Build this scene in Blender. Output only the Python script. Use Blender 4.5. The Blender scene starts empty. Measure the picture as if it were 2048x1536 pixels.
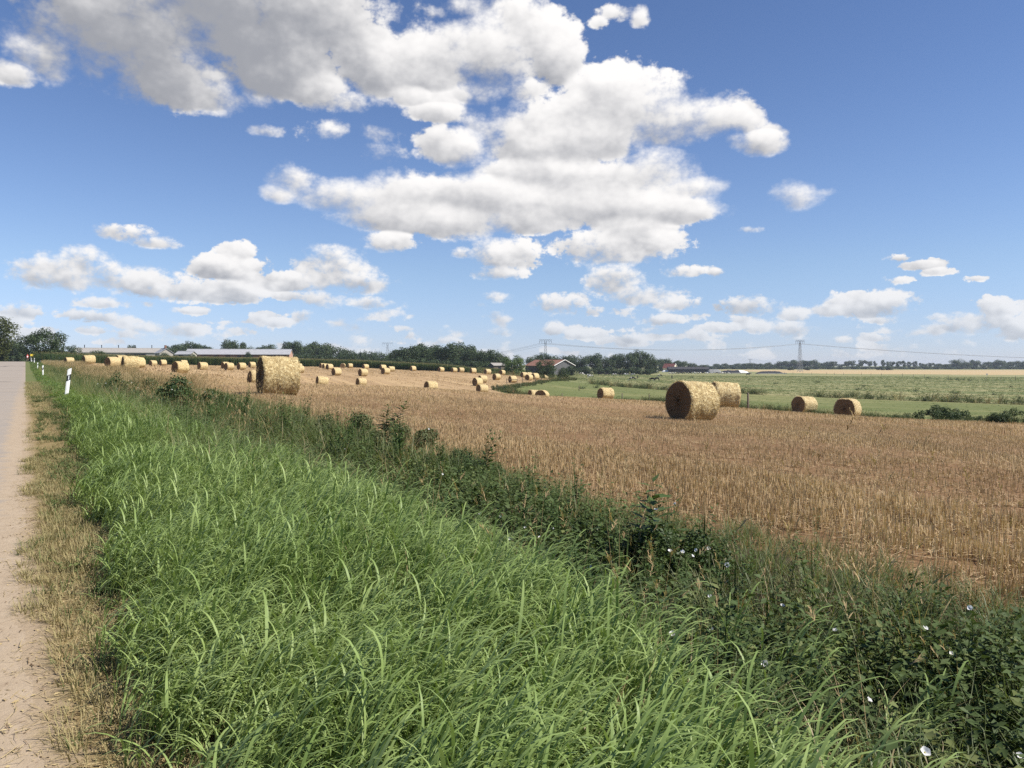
import bpy, bmesh, math, random
import numpy as np

random.seed(11)
RNG = np.random.default_rng(11)
F = 1595.0            # focal length in photograph pixels (2048 wide)
HORIZON = 730.0       # eye level in the photograph
CAM_H = 1.5
SUN_AZ = math.atan2(0.97, -0.25)      # clockwise from +Y
SUN_EL = math.radians(48)
COL = bpy.context.scene.collection
R = math.radians

# ------------------------------------------------------------------ terrain
SN, CS = math.sin(R(31.4)), math.cos(R(31.4))
def road_sd(X, Y):
    """along / to the right of the road edge (the road heads left of the view)"""
    return -SN * X + CS * Y, CS * X + SN * Y
def from_sd(s, d):
    return -SN * s + CS * d, CS * s + SN * d

# heights surveyed from the photograph: (px, metres ahead, metres below the eye)
SURVEY = [(2048,4.7,1.53),(1350,6.8,1.49),(1000,10,1.46),(2048,9.3,1.57),(2048,20,2.13),(2048,42,3.16),(1700,18,1.66),(1380,28.6,2.0),
 (555,31.4,1.2),(1700,55,3.75),(1480,45,2.55),(860,60,1.86),(640,60,1.60),(960,60,2.13),(1080,60,2.45),(1210,60,2.68),(1300,45,2.2),
 (643,117,3.15),(722,131,3.6),(861,106,3.55),(964,127,4.6),(1084,101,4.6),(1210,93,4.1),(505,74,2.0),(400,75,1.45),
 (673,150,2.0),(726,150,2.2),(771,170,2.0),(993,180,3.5),(1025,170,3.84),(1070,190,3.57),(975,220,2.6),(909,230,2.16),(826,230,1.75),
 (731,240,1.28),(700,250,1.0),(504,200,.75),(458,160,1.0),(405,150,.94),(360,95,1.05),(306,190,.3),(367,200,.2),(260,75,.62),(225,110,.36),(178,120,-.1),
 (132,27,1.12),(86,72,1.0),(75,117,.63),(60,137,.05),(55,181,-.75),(20,303,-1.2),(30,230,-1.0),(-200,30,1.15),(-200,100,.8),(-200,220,-.8),
 (300,225,-.1),(700,275,.7),(300,300,-.9),(700,330,1.2),(400,400,-1.5),(200,380,-1.4),(560,400,-1.0),(850,330,2.4),(900,420,3.4),(1000,300,3.6),
 (1128,260,4.3),(1128,380,4.6),(1250,204,5.3),(1300,300,5.5),(1480,154,5.5),(1900,118,5.5),(1700,90,5.1),(2048,80,5.0),(2048,250,5.5),(1600,300,5.5),(1700,600,5.5),(1300,600,5.3),(1300,450,5.3),(1000,600,4.4),(600,700,1.8),(2100,600,5.5)]
def _coords(X, Y):
    r = np.hypot(X, Y); ph = np.arctan2(X, Y)
    return np.clip(ph, -1.0, 1.0) * 1.3, np.log(r + 5.0)
_P = [((p - 1024) / F * y, y, -z) for p, y, z in SURVEY]
for ph in (-1.0, -.75, -.3, 0, .3, .75, 1.0):
    for r in (0.6, 2.5): _P.append((r * math.sin(ph), r * math.cos(ph), -1.5))
for ph in (-1.0, -.6, -.4, -.2, 0, .2, .4, .6, 1.0):
    for r, z in ((1100, -4.6 if ph < -.1 else -5.5), (2500, -5.6), (9000, -6.0)):
        _P.append((r * math.sin(ph), r * math.cos(ph), z))
for d in (-.5, -4.5, 2.5, 4.5):
    for s in (4, 8, 14): _P.append((*from_sd(s, d), -1.5 + .012 * s))
for ph in (-1.0, -.8): _P += [(40*math.sin(ph), 40*math.cos(ph), -1.1), (300*math.sin(ph), 300*math.cos(ph), .8)]
for ph in (.8, 1.0): _P += [(40*math.sin(ph), 40*math.cos(ph), -3.4), (150*math.sin(ph), 150*math.cos(ph), -5.5)]
_P = np.array(_P)
_U = np.stack(_coords(_P[:, 0], _P[:, 1]), 1)
def _k(a, b):
    q = ((a[:, None, :] - b[None, :, :]) ** 2).sum(2)
    return .5 * q * np.log(q + 1e-12)
_n = len(_P)
_A = np.zeros((_n + 3, _n + 3)); _A[:_n, :_n] = _k(_U, _U) + np.eye(_n) * 6e-4
_A[:_n, _n] = 1; _A[:_n, _n+1:] = _U; _A[_n, :_n] = 1; _A[_n+1:, :_n] = _U.T
_W = np.linalg.solve(_A, np.concatenate([_P[:, 2], np.zeros(3)]))
def _rbf(X, Y):
    X = np.asarray(X, float).ravel(); Y = np.asarray(Y, float).ravel()
    out = np.empty(len(X))
    for i in range(0, len(X), 60000):
        u = np.stack(_coords(X[i:i+60000], Y[i:i+60000]), 1)
        out[i:i+60000] = _k(u, _U) @ _W[:_n] + _W[_n] + u @ _W[_n+1:]
    return out
def sstep(x, a, b):
    t = np.clip((x - a) / (b - a), 0, 1); return t * t * (3 - 2 * t)
_ss = np.linspace(-80, 700, 1600)
_zs = _rbf(*from_sd(_ss, np.full_like(_ss, -.8)))
def edge_d(s):
    """the ragged road edge bulges out close to the camera"""
    return .19 - .22 * sstep(s, 1.5, 5.0)
def ground_z(X, Y):
    X = np.asarray(X, float); Y = np.asarray(Y, float); sh = X.shape
    s, d = road_sd(X.ravel(), Y.ravel())
    z = _rbf(X, Y)
    w = sstep(d, -10, -5.4) * (1 - sstep(d, .3, 3.0)) * sstep(s, -70, -20) * (1 - sstep(s, 400, 600))
    z = z * (1 - w) + np.interp(s, _ss, _zs) * w
    behind = sstep(-Y.ravel(), -0.2, 12)
    z = z * (1 - behind) + (-1.5 - .3 * sstep(d, 5, 60)) * behind
    # roadside swale, plough furrow at the field edge
    z -= .28 * np.exp(-((d - 3.3) / .9) ** 2) * (1 - sstep(s, 40, 90))
    # wet ditch across the pasture
    z -= .9 * np.exp(-((d - 120) / 1.6) ** 2) * sstep(s, -80, -40)
    return (z + CAM_H).reshape(sh)
def gz(x, y): return float(ground_z(np.array([x]), np.array([y]))[0])
def hit(px, py, h=0.0, y0=1.0, y1=3000.0):
    """where the line of sight through a spot of the photograph meets the land (raised by h)"""
    Y = np.exp(np.linspace(math.log(y0), math.log(y1), 4000))
    X = (px - 1024) / F * Y
    z = CAM_H - (py - HORIZON) / F * Y
    below = z <= ground_z(X, Y) + h
    i = int(np.argmax(below)) if below.any() else len(Y) - 1
    return float(X[i]), float(Y[i]), float(z[i])
def at(px, Y):
    x = (px - 1024) / F * Y
    return x, Y, gz(x, Y)
def zat(py, Y): return CAM_H + (HORIZON - py) / F * Y

def inside(poly, X, Y):
    X = np.asarray(X); Y = np.asarray(Y); r = np.zeros(X.shape, bool); n = len(poly)
    for i in range(n):
        x0, y0 = poly[i]; x1, y1 = poly[(i + 1) % n]
        c = (y0 > Y) != (y1 > Y)
        with np.errstate(divide='ignore', invalid='ignore'):
            r ^= c & (X < (x1 - x0) * (Y - y0) / (y1 - y0) + x0)
    return r
STUBBLE = [(95,-50),(50,12),(29,42),(25.5,60),(23,68),(13,95),(4,115),(-3.4,140),(16.7,230),(8,262),(-3.6,243),(-53,266),(-97.6,219),(-107,190),from_sd(205,6.5),from_sd(90,6.0),from_sd(40,5.6),from_sd(12,5.25),from_sd(4,4.95),from_sd(-60,4.9)]
MAIZE = [(-3.6,243.5),(-53,266.5),(-97.6,219.5),(-107,190.5),(-118,196),(-140,260),(-140,320),(-60,335),(-6,300)]

# ------------------------------------------------------------------ meshes
def mesh_obj(name, V, Fq, mats, mi=None, smooth=False, attrs=None, parent=None, loc=None, link=True):
    """V: n x 3, Fq: array of quads/tris or list of index tuples"""
    me = bpy.data.meshes.new(name)
    V = np.asarray(V, np.float32)
    if isinstance(Fq, np.ndarray):
        nf, w = Fq.shape
        loops = Fq.ravel().astype(np.int32); starts = (np.arange(nf) * w).astype(np.int32); tot = np.full(nf, w, np.int32)
    else:
        nf = len(Fq); tot = np.array([len(f) for f in Fq], np.int32)
        loops = np.array([i for f in Fq for i in f], np.int32); starts = np.concatenate([[0], np.cumsum(tot)[:-1]]).astype(np.int32)
    me.vertices.add(len(V)); me.vertices.foreach_set('co', V.ravel())
    me.loops.add(len(loops)); me.loops.foreach_set('vertex_index', loops)
    me.polygons.add(nf); me.polygons.foreach_set('loop_start', starts); me.polygons.foreach_set('loop_total', tot)
    if mi is not None: me.polygons.foreach_set('material_index', np.asarray(mi, np.int32))
    me.polygons.foreach_set('use_smooth', np.full(nf, bool(smooth)))
    for k, v in (attrs or {}).items():
        a = me.attributes.new(k, 'FLOAT', 'POINT'); a.data.foreach_set('value', np.asarray(v, np.float32))
    for m in (mats if isinstance(mats, (list, tuple)) else [mats]): me.materials.append(m)
    me.update(calc_edges=True); me.validate()
    o = bpy.data.objects.new(name, me)
    if link: COL.objects.link(o)
    if parent is not None: o.parent = parent
    if loc is not None: o.location = loc
    return o
def tag(o, label=None, cat=None, group=None, kind=None):
    if label: o['label'] = label
    if cat: o['category'] = cat
    if group: o['group'] = group
    if kind: o['kind'] = kind
    return o
def empty(name, loc, rz=0.0, label=None, cat=None, group=None, scale=None):
    o = bpy.data.objects.new(name, None); COL.objects.link(o)
    o.location = loc; o.rotation_euler = (0, 0, rz); o.empty_display_size = .3
    if scale is not None: o.scale = scale
    return tag(o, label, cat, group)
def copy_tree(o, parent=None):
    c = o.copy(); COL.objects.link(c); c.parent = parent
    for ch in list(o.children): copy_tree(ch, c)
    return c

class MB:
    """collects boxes, bars, tubes and sheets into ONE mesh"""
    def __init__(s): s.V = []; s.F = []; s.M = []; s.n = 0
    def add(s, V, Fc, m=0):
        V = [tuple(v) for v in V]
        s.V += V; s.F += [tuple(i + s.n for i in f) for f in Fc]; s.M += [m] * len(Fc); s.n += len(V)
        return s
    def box(s, x0, y0, z0, x1, y1, z1, m=0):
        v = [(x0,y0,z0),(x1,y0,z0),(x1,y1,z0),(x0,y1,z0),(x0,y0,z1),(x1,y0,z1),(x1,y1,z1),(x0,y1,z1)]
        return s.add(v, [(0,3,2,1),(4,5,6,7),(0,1,5,4),(1,2,6,5),(2,3,7,6),(3,0,4,7)], m)
    def bar(s, a, b, w, m=0, w2=None, n=4):
        a = np.array(a, float); b = np.array(b, float); t = b - a; t /= np.linalg.norm(t) + 1e-9
        u = np.cross(t, (0, 0, 1) if abs(t[2]) < .9 else (1, 0, 0)); u /= np.linalg.norm(u); v = np.cross(t, u)
        w2 = w if w2 is None else w2; P = []
        for c, r in ((a, w), (b, w2)):
            for k in range(n):
                an = 2 * math.pi * (k + .5) / n; P.append(c + (u * math.cos(an) + v * math.sin(an)) * r)
        Fc = [(k, (k + 1) % n, n + (k + 1) % n, n + k) for k in range(n)] + [tuple(range(n - 1, -1, -1)), tuple(range(n, 2 * n))]
        return s.add(P, Fc, m)
    def tube(s, pts, radii, n=8, m=0):
        rings = []; P = []; pts = [np.array(p, float) for p in pts]
        for i, p in enumerate(pts):
            t = pts[min(i + 1, len(pts) - 1)] - pts[max(i - 1, 0)]; t /= np.linalg.norm(t) + 1e-9
            u = np.cross(t, (0, 0, 1) if abs(t[2]) < .95 else (1, 0, 0)); u /= np.linalg.norm(u); v = np.cross(t, u)
            for k in range(n):
                an = 2 * math.pi * k / n; P.append(p + (u * math.cos(an) + v * math.sin(an)) * radii[i])
        Fc = []
        for i in range(len(pts) - 1):
            for k in range(n): Fc.append((i*n+k, i*n+(k+1) % n, (i+1)*n+(k+1) % n, (i+1)*n+k))
        Fc += [tuple(range(n - 1, -1, -1)), tuple(range((len(pts)-1)*n, len(pts)*n))]
        return s.add(P, Fc, m)
    def build(s, name, mats, parent=None, smooth=False, link=True, loc=None, attrs=None):
        return mesh_obj(name, np.array(s.V), s.F, mats, s.M, smooth, attrs, parent, loc, link)

# quad-only plant pieces -----------------------------------------------------
class QB:
    def __init__(s): s.V = []; s.F = []; s.M = []; s.T = []; s.n = 0
    def quads(s, V, Fq, m=0, t=None):
        V = np.asarray(V, float); s.V.append(V); s.F.append(np.asarray(Fq, int) + s.n); s.M.append(np.full(len(Fq), m, int))
        s.T.append(np.full(len(V), .5) if t is None else np.asarray(t, float)); s.n += len(V)
    def ribbon(s, p, az, elev, L, w, droop, n=5, m=0, side=0.0, tone=None, flare=.35, tip=1.4):
        """a leaf or stem: starts at p heading (az, elev), bends down by droop radians"""
        V = []; T = []; p = np.array(p, float)
        ca, sa = math.cos(az), math.sin(az)
        sd = np.array([-sa, ca, 0.0]); 
        for i in range(n + 1):
            t = i / n; e = elev - droop * t ** tip
            a = az + side * t
            sdv = np.array([-math.sin(a), math.cos(a), .25 * math.sin(side * 3 + t)])
            ww = w * .5 * min(1.0, flare + t * 2.5) * (1 - t ** 2.4) + 1e-4
            V += [p - sdv * ww, p + sdv * ww]; T += [t, t]
            p = p + np.array([math.cos(a) * math.cos(e), math.sin(a) * math.cos(e), math.sin(e)]) * L / n
        Fq = [(2*i, 2*i+1, 2*i+3, 2*i+2) for i in range(n)]
        s.quads(V, Fq, m, T if tone is None else np.full(len(V), tone))
        return p
    def leaf(s, p, az, elev, L, w, m=0, roll=0.0, tone=.5):
        d = np.array([math.cos(az)*math.cos(elev), math.sin(az)*math.cos(elev), math.sin(elev)])
        u = np.array([-math.sin(az), math.cos(az), 0]); nrm = np.cross(d, u)
        u = u * math.cos(roll) + nrm * math.sin(roll); nrm = np.cross(d, u); p = np.array(p, float)
        tip = p + d * L; m1 = p + d * L * .4
        V = [p, m1 + u * w * .5 + nrm * w * .12, tip - nrm * L * .08, m1 - u * w * .5 + nrm * w * .12, p + d * L * .45]
        V = np.array([V[0], V[1], V[2], V[4], V[3]])
        s.quads(V, [(0, 1, 2, 3), (0, 3, 2, 4)], m, np.full(5, tone))
    def get(s): return np.concatenate(s.V), np.concatenate(s.F), np.concatenate(s.M), np.concatenate(s.T)

def scatter(name, protos, P, yaw, scale, mats, tilt=None, pick=None, label=None, kind='stuff', smooth=True, rnd=None):
    """one mesh made of many copies of small plant pieces"""
    n = len(P); P = np.asarray(P, float); scale = np.asarray(scale, float)
    if scale.ndim == 1: scale = np.repeat(scale[:, None], 3, 1)
    pick = RNG.integers(0, len(protos), n) if pick is None else pick
    rnd = RNG.random(n) if rnd is None else rnd
    tilt = np.zeros((n, 2)) if tilt is None else tilt
    VV = []; FF = []; MM = []; TT = []; RR = []; base = 0
    for k, (V, Fq, M, T) in enumerate(protos):
        ix = np.nonzero(pick == k)[0]
        if not len(ix): continue
        v = V[None] * scale[ix][:, None, :]
        c, s_ = np.cos(yaw[ix])[:, None], np.sin(yaw[ix])[:, None]
        x = v[:, :, 0] * c - v[:, :, 1] * s_; y = v[:, :, 0] * s_ + v[:, :, 1] * c; z = v[:, :, 2]
        x = x + z * tilt[ix, 0][:, None]; y = y + z * tilt[ix, 1][:, None]
        w = np.stack([x, y, z], 2) + P[ix][:, None, :]
        VV.append(w.reshape(-1, 3))
        FF.append((Fq[None] + (np.arange(len(ix)) * len(V))[:, None, None]).reshape(-1, 4) + base)
        MM.append(np.tile(M, len(ix))); TT.append(np.tile(T, len(ix))); RR.append(np.repeat(rnd[ix], len(V)))
        base += len(ix) * len(V)
    o = mesh_obj(name, np.concatenate(VV), np.concatenate(FF), mats, np.concatenate(MM), smooth,
                 {'rnd': np.concatenate(RR), 'tone': np.concatenate(TT)})
    tag(o, label, None, None, kind)
    print(name, n, len(o.data.polygons))
    return o

# ------------------------------------------------------------------ materials
class NT:
    def __init__(s, name):
        s.m = bpy.data.materials.new(name); s.m.use_nodes = True
        s.nt = s.m.node_tree; s.N = s.nt.nodes; s.L = s.nt.links
        s.bsdf = s.N['Principled BSDF']; s.out = s.N['Material Output']
    def node(s, t, **kw):
        n = s.N.new(t)
        for k, v in kw.items(): setattr(n, k, v)
        return n
    def put(s, sock, v):
        if hasattr(v, 'is_output'): s.L.new(v, sock)
        elif isinstance(v, (tuple, list)) and len(v) == 3 and sock.type == 'RGBA': sock.default_value = (*v, 1)
        else: sock.default_value = v
    def math(s, op, a, b=0., c=0., clamp=False):
        n = s.node('ShaderNodeMath', operation=op, use_clamp=clamp)
        for i, v in enumerate((a, b, c)): s.put(n.inputs[i], v)
        return n.outputs[0]
    def mix(s, f, a, b, blend='MIX'):
        n = s.node('ShaderNodeMix', data_type='RGBA', blend_type=blend)
        s.put(n.inputs['Factor'], f); s.put(n.inputs['A'], a); s.put(n.inputs['B'], b)
        return n.outputs['Result']
    def ramp(s, x, a, b, lo=0., hi=1.):
        n = s.node('ShaderNodeMapRange', interpolation_type='SMOOTHSTEP')
        for i, v in enumerate((x, a, b, lo, hi)): s.put(n.inputs[i], v)
        return n.outputs[0]
    def attr(s, name):
        return s.node('ShaderNodeAttribute', attribute_name=name).outputs['Fac']
    def pos(s): return s.node('ShaderNodeNewGeometry').outputs['Position']
    def obj(s): return s.node('ShaderNodeTexCoord').outputs['Object']
    def map(s, v, scale=(1, 1, 1), rot=(0, 0, 0), loc=(0, 0, 0)):
        n = s.node('ShaderNodeMapping'); s.L.new(v, n.inputs[0])
        n.inputs['Location'].default_value = loc; n.inputs['Rotation'].default_value = rot; n.inputs['Scale'].default_value = scale
        return n.outputs[0]
    def noise(s, v, scale, detail=4, rough=.55, dist=0., col=False):
        n = s.node('ShaderNodeTexNoise'); s.L.new(v, n.inputs['Vector'])
        n.inputs['Scale'].default_value = scale; n.inputs['Detail'].default_value = detail
        n.inputs['Roughness'].default_value = rough; n.inputs['Distortion'].default_value = dist
        return n.outputs['Color' if col else 'Fac']
    def voro(s, v, scale, feature='F1', out='Distance', rand=1.):
        n = s.node('ShaderNodeTexVoronoi', feature=feature); s.L.new(v, n.inputs['Vector'])
        n.inputs['Scale'].default_value = scale; n.inputs['Randomness'].default_value = rand
        return n.outputs[out]
    def noise_warp(s, v, amt=.06, scale=5.):
        c = s.noise(v, scale, 3, .6, 0., True)
        n = s.node('ShaderNodeVectorMath', operation='MULTIPLY_ADD'); s.L.new(c, n.inputs[0]); n.inputs[1].default_value = (amt,) * 3; s.L.new(v, n.inputs[2])
        return n.outputs[0]
    def bump(s, h, strength=.5, dist=.02):
        n = s.node('ShaderNodeBump'); s.L.new(h, n.inputs['Height']); n.inputs['Strength'].default_value = strength; n.inputs['Distance'].default_value = dist
        s.L.new(n.outputs[0], s.bsdf.inputs['Normal'])
    def done(s, col, rough=.9, spec=.2, trans=0., tcol=None):
        s.put(s.bsdf.inputs['Base Color'], col); s.put(s.bsdf.inputs['Roughness'], rough); s.put(s.bsdf.inputs['Specular IOR Level'], spec)
        if trans > 0:
            t = s.node('ShaderNodeBsdfTranslucent'); s.put(t.inputs[0], tcol if tcol is not None else col)
            mx = s.node('ShaderNodeMixShader'); mx.inputs[0].default_value = trans
            s.L.new(s.bsdf.outputs[0], mx.inputs[1]); s.L.new(t.outputs[0], mx.inputs[2]); s.L.new(mx.outputs[0], s.out.inputs[0])
        return s.m

def leaf_mat(name, a, b, c=None, rough=.5, spec=.3, trans=.3, tmul=1.5, patch=.6, dry=None):
    """a..b by plant, slow patches across the land, optional dry colour towards the base/tip by 'tone'"""
    n = NT(name); r = n.attr('rnd'); p = n.pos()
    big = n.noise(p, patch, 3)
    f = n.math('ADD', n.math('MULTIPLY', r, .6), n.math('MULTIPLY', n.ramp(big, .3, .7), .4))
    col = n.mix(f, a, b)
    if c is not None: col = n.mix(n.ramp(r, .86, .9), col, c)
    if dry is not None: col = n.mix(n.ramp(n.attr('tone'), .75, 1.0, 0, .6), col, dry)
    tc = n.mix(1.0, col, (tmul, tmul * 1.05, tmul * .6), 'MULTIPLY')
    return n.done(col, rough, spec, trans, tc)
def plain_mat(name, col, rough=.8, spec=.3, var=.25, scale=3., metal=0., bump=0.):
    n = NT(name); o = n.obj(); nz = n.noise(o, scale, 5, .6)
    dark = tuple(x * (1 - var) for x in col); lite = tuple(min(1, x * (1 + var)) for x in col)
    n.put(n.bsdf.inputs['Metallic'], metal)
    if bump: n.bump(nz, bump, .02)
    return n.done(n.mix(nz, dark, lite), rough, spec)
# cumulus masses seen in the sky: centre, half width, half height (read off the
# photograph's 2048 px frame, turned into azimuth / elevation), density weight
CLOUDS = [
 # big grey cloud overhead
 (480,10,330,120,1.0),(250,60,200,100,1.05),(330,150,140,64,1.0),(420,190,70,35,.7),(190,130,60,50,.6),(110,105,70,66,.7),(90,50,75,60,.7),(560,120,150,75,.9),(640,180,80,45,.75),(700,200,50,28,.5),(25,148,62,28,.55),(60,100,60,40,.5),
 (620,40,220,90,1.0),(760,120,110,70,.95),(860,110,110,65,1.0),(905,75,60,35,.9),(990,110,100,75,1.05),(1050,60,75,65,1.05),(1040,20,45,35,.9),(1110,100,60,70,1.0),(820,190,60,28,.55),(960,185,70,30,.65),(1050,180,70,30,.7),
 (930,15,60,26,.32),(870,30,40,20,.35),(1230,25,52,24,.36),(1200,45,34,20,.34),(1280,35,28,28,.42),
 # second mass, right of the middle
 (1230,215,120,80,1.15),(1195,175,45,30,.8),(1290,190,90,60,1.0),(1130,255,170,75,1.0),(1340,235,130,55,1.0),(1430,235,80,38,.85),(1490,245,45,32,.45),(1525,285,62,30,.75),(1470,280,40,24,.4),(1060,290,100,45,.85),(1170,290,130,45,1.0),
 # wisps between
 (535,262,42,16,.45),(650,262,70,36,.38),(755,305,75,32,.5),(760,270,60,30,.35),(900,290,75,42,.85),(880,225,90,28,.5),(960,245,60,30,.4),
 # third mass
 (1310,340,85,42,1.15),(1210,360,170,45,1.1),(1080,345,110,38,1.0),(1380,375,80,26,.85),(1150,405,260,46,1.15),(960,395,170,44,1.05),(800,385,110,48,1.0),(690,388,110,38,.95),(590,360,60,36,.85),(560,385,45,24,.7),(820,430,150,38,1.0),(1320,420,130,32,1.0),(900,440,130,38,.95),(785,482,62,26,.75),(1390,425,70,20,.6),(1060,440,150,30,.9),
 (1230,490,135,40,.95),(1260,455,100,28,.9),(1300,480,80,30,.7),(930,470,60,16,.3),(1015,510,72,38,.95),(1000,543,80,18,.7),(925,505,32,14,.55),
 (1592,388,62,36,.7),(1620,385,90,14,.3),(1500,459,34,10,.4),
 # left bank of cumulus
 (140,545,120,36,1.1),(165,518,52,26,1.0),(80,552,60,20,.8),(215,550,50,30,.85),(300,562,85,28,1.0),(350,580,120,22,.95),(450,582,95,26,1.0),(455,535,85,28,1.0),(472,503,42,26,.95),(560,562,120,24,.85),(665,540,75,42,1.15),(665,510,38,22,.95),(720,565,75,24,.95),(645,598,48,20,.85),(740,605,60,14,.7),(590,592,60,14,.6),
 (245,465,70,20,.75),(310,485,75,14,.6),(195,605,52,14,.65),(185,633,85,16,.6),(50,622,70,22,.6),(20,640,60,22,.5),(365,660,52,18,.7),(300,655,60,16,.55),(605,632,26,18,.75),(555,644,40,14,.6),(390,622,60,10,.45),(190,660,60,12,.45),
 # right low row
 (1235,560,62,34,1.0),(1215,548,34,22,.85),(1290,590,85,24,.9),(1350,605,60,18,.8),(1115,606,60,22,.9),(1180,622,60,14,.5),(995,594,34,12,.65),(1375,543,60,14,.65),(1430,545,24,12,.55),(1495,612,75,20,.9),(1592,628,42,16,.85),(1740,608,90,28,1.05),(1720,596,50,18,.9),(1660,620,60,16,.7),(1840,530,70,14,.55),(1800,516,36,12,.5),(1875,542,45,12,.5),(1790,560,44,12,.4),(1955,557,32,8,.4),(1985,618,36,26,.95),(1955,645,80,24,1.0),(2030,660,60,22,.85),(1870,634,24,10,.5),
 (1108,658,26,16,.8),(1160,668,50,14,.6),(1445,655,55,16,.65),(1515,652,45,18,.7),(1590,658,55,18,.8),(1330,640,60,14,.65),(1265,678,32,14,.5),(1000,664,50,12,.5),(1680,680,30,10,.5),(1755,675,50,12,.5),(1770,640,50,12,.5),(900,680,30,10,.4),(720,680,40,14,.45),
]

def build_world():
    w = bpy.data.worlds.new("World"); bpy.context.scene.world = w
    w.use_nodes = True
    nt = w.node_tree; N = nt.nodes; L = nt.links
    for n in list(N): N.remove(n)
    def node(t, **kw):
        n = N.new(t)
        for k, v in kw.items(): setattr(n, k, v)
        return n
    def put(sock, v):
        if hasattr(v, 'is_output'): L.new(v, sock)
        else: sock.default_value = v
    def M(op, a, b=0.0, c=0.0, clamp=False):
        n = node('ShaderNodeMath', operation=op, use_clamp=clamp)
        for i, v in enumerate((a, b, c)): put(n.inputs[i], v)
        return n.outputs[0]
    def V(op, a, b=None, c=None, out=0):
        n = node('ShaderNodeVectorMath', operation=op)
        put(n.inputs[0], a)
        if b is not None: put(n.inputs[1], b)
        if c is not None: put(n.inputs[2], c)
        return n.outputs['Value'] if op in ('DOT_PRODUCT', 'LENGTH') else n.outputs[0]
    def mix(f, a, b):
        n = node('ShaderNodeMix', data_type='RGBA')
        put(n.inputs['Factor'], f); put(n.inputs['A'], a); put(n.inputs['B'], b)
        return n.outputs['Result']
    def smooth(x, lo, hi, a=0., b=1.):
        n = node('ShaderNodeMapRange', interpolation_type='SMOOTHSTEP')
        put(n.inputs[0], x); put(n.inputs[1], lo); put(n.inputs[2], hi); put(n.inputs[3], a); put(n.inputs[4], b)
        return n.outputs[0]
    tc = node('ShaderNodeTexCoord')
    dirv = V('NORMALIZE', tc.outputs['Generated'])
    sx = node('ShaderNodeSeparateXYZ'); L.new(dirv, sx.inputs[0])
    az = M('ARCTAN2', sx.outputs[0], sx.outputs[1])
    el = M('ARCSINE', sx.outputs[2])
    def comb(a, b):
        n = node('ShaderNodeCombineXYZ'); put(n.inputs[0], a); put(n.inputs[1], b); return n.outputs[0]
    ang0 = comb(az, el)

    # noise node group: detail grows finer towards the horizon
    def fields(ang, d=8):
        s = node('ShaderNodeSeparateXYZ'); L.new(ang, s.inputs[0])
        e = s.outputs[1]
        low = smooth(e, 0.10, 0.24, 1.0, 0.0)
        def nz2(sc, det, rough):
            n = node('ShaderNodeTexNoise', noise_dimensions='2D'); put(n.inputs['Vector'], V('MULTIPLY', ang, (0.85, 1.2, 1.0)))
            n.inputs['Scale'].default_value = sc; n.inputs['Detail'].default_value = det; n.inputs['Roughness'].default_value = rough
            return n.outputs[0]
        def vor(sc):
            if d < 5: return 0.42
            vo = node('ShaderNodeTexVoronoi', voronoi_dimensions='2D', feature='F1'); put(vo.inputs['Vector'], V('MULTIPLY', ang, (0.9, 1.15, 1.0)))
            vo.inputs['Scale'].default_value = sc; vo.inputs['Detail'].default_value = 3; vo.inputs['Roughness'].default_value = .6
            vo.normalize = True
            return vo.outputs['Distance']
        def lerp(f, a, b):
            n = node('ShaderNodeMix', data_type='FLOAT'); put(n.inputs[0], f); put(n.inputs[2], a); put(n.inputs[3], b); return n.outputs[0]
        nzv = lerp(low, nz2(9.0, d + 1, .66), nz2(30.0, max(d-1, 1.5), .66))
        vov = lerp(low, vor(30.0), vor(75.0)) if d > 5 else 0.42
        return nzv, vov, e

    def blobs(ang):
        acc = num = den = None
        for (cx, cy, rx, ry, wt) in CLOUDS:
            a = math.atan((cx - 1024) / F); c = math.cos(a)
            e = math.atan((HORIZON - cy) / F * c)
            ra = rx / F * c * c * 1.0; re = ry / F * c * 1.0
            q = V('MULTIPLY_ADD', ang, (1 / ra, 1 / re, 0), (-a / ra, -e / re, 0))
            f = M('MULTIPLY_ADD', V('DOT_PRODUCT', q, q), -0.9, wt)
            acc = f if acc is None else M('SMOOTH_MAX', acc, f, 0.12)
            g = M('MAXIMUM', f, 0.0); g = M('MULTIPLY', g, g)
            y = V('DOT_PRODUCT', q, (0.35, 0.94, 0))
            num = M('MULTIPLY', g, y) if num is None else M('MULTIPLY_ADD', g, y, num)
            den = M('ADD', g, 0.02) if den is None else M('ADD', den, g)
        return M('MAXIMUM', acc, -2.5), M('DIVIDE', num, den)
    def density(bl, ang, d):
        nz, vo, e = fields(ang, d)
        n1 = M('MULTIPLY', M('SUBTRACT', nz, 0.5), 3.0)
        if d < 5: return M('ADD', bl, M('MULTIPLY', n1, 0.7))
        n2 = M('MULTIPLY', M('SUBTRACT', 0.40, vo), 1.5)
        return M('ADD', bl, M('ADD', n1, n2))
    def lerp_(f, a, b):
        n = node('ShaderNodeMix', data_type='FLOAT'); put(n.inputs[0], f); put(n.inputs[2], a); put(n.inputs[3], b); return n.outputs[0]
    ns = node('ShaderNodeTexNoise', noise_dimensions='2D'); put(ns.inputs['Vector'], ang0); ns.inputs['Scale'].default_value = 7.0; ns.inputs['Detail'].default_value = 1.0
    nsoft = ns.outputs[0]
    # far away small cumulus, flattened towards the horizon
    nf = node('ShaderNodeTexNoise', noise_dimensions='2D'); put(nf.inputs['Vector'], V('MULTIPLY', ang0, (17.0, 46.0, 0))); nf.inputs['Scale'].default_value = 1.0; nf.inputs['Detail'].default_value = 2.0
    farc = M('MULTIPLY', M('SUBTRACT', nf.outputs[0], 0.56), 5.0)
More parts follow.
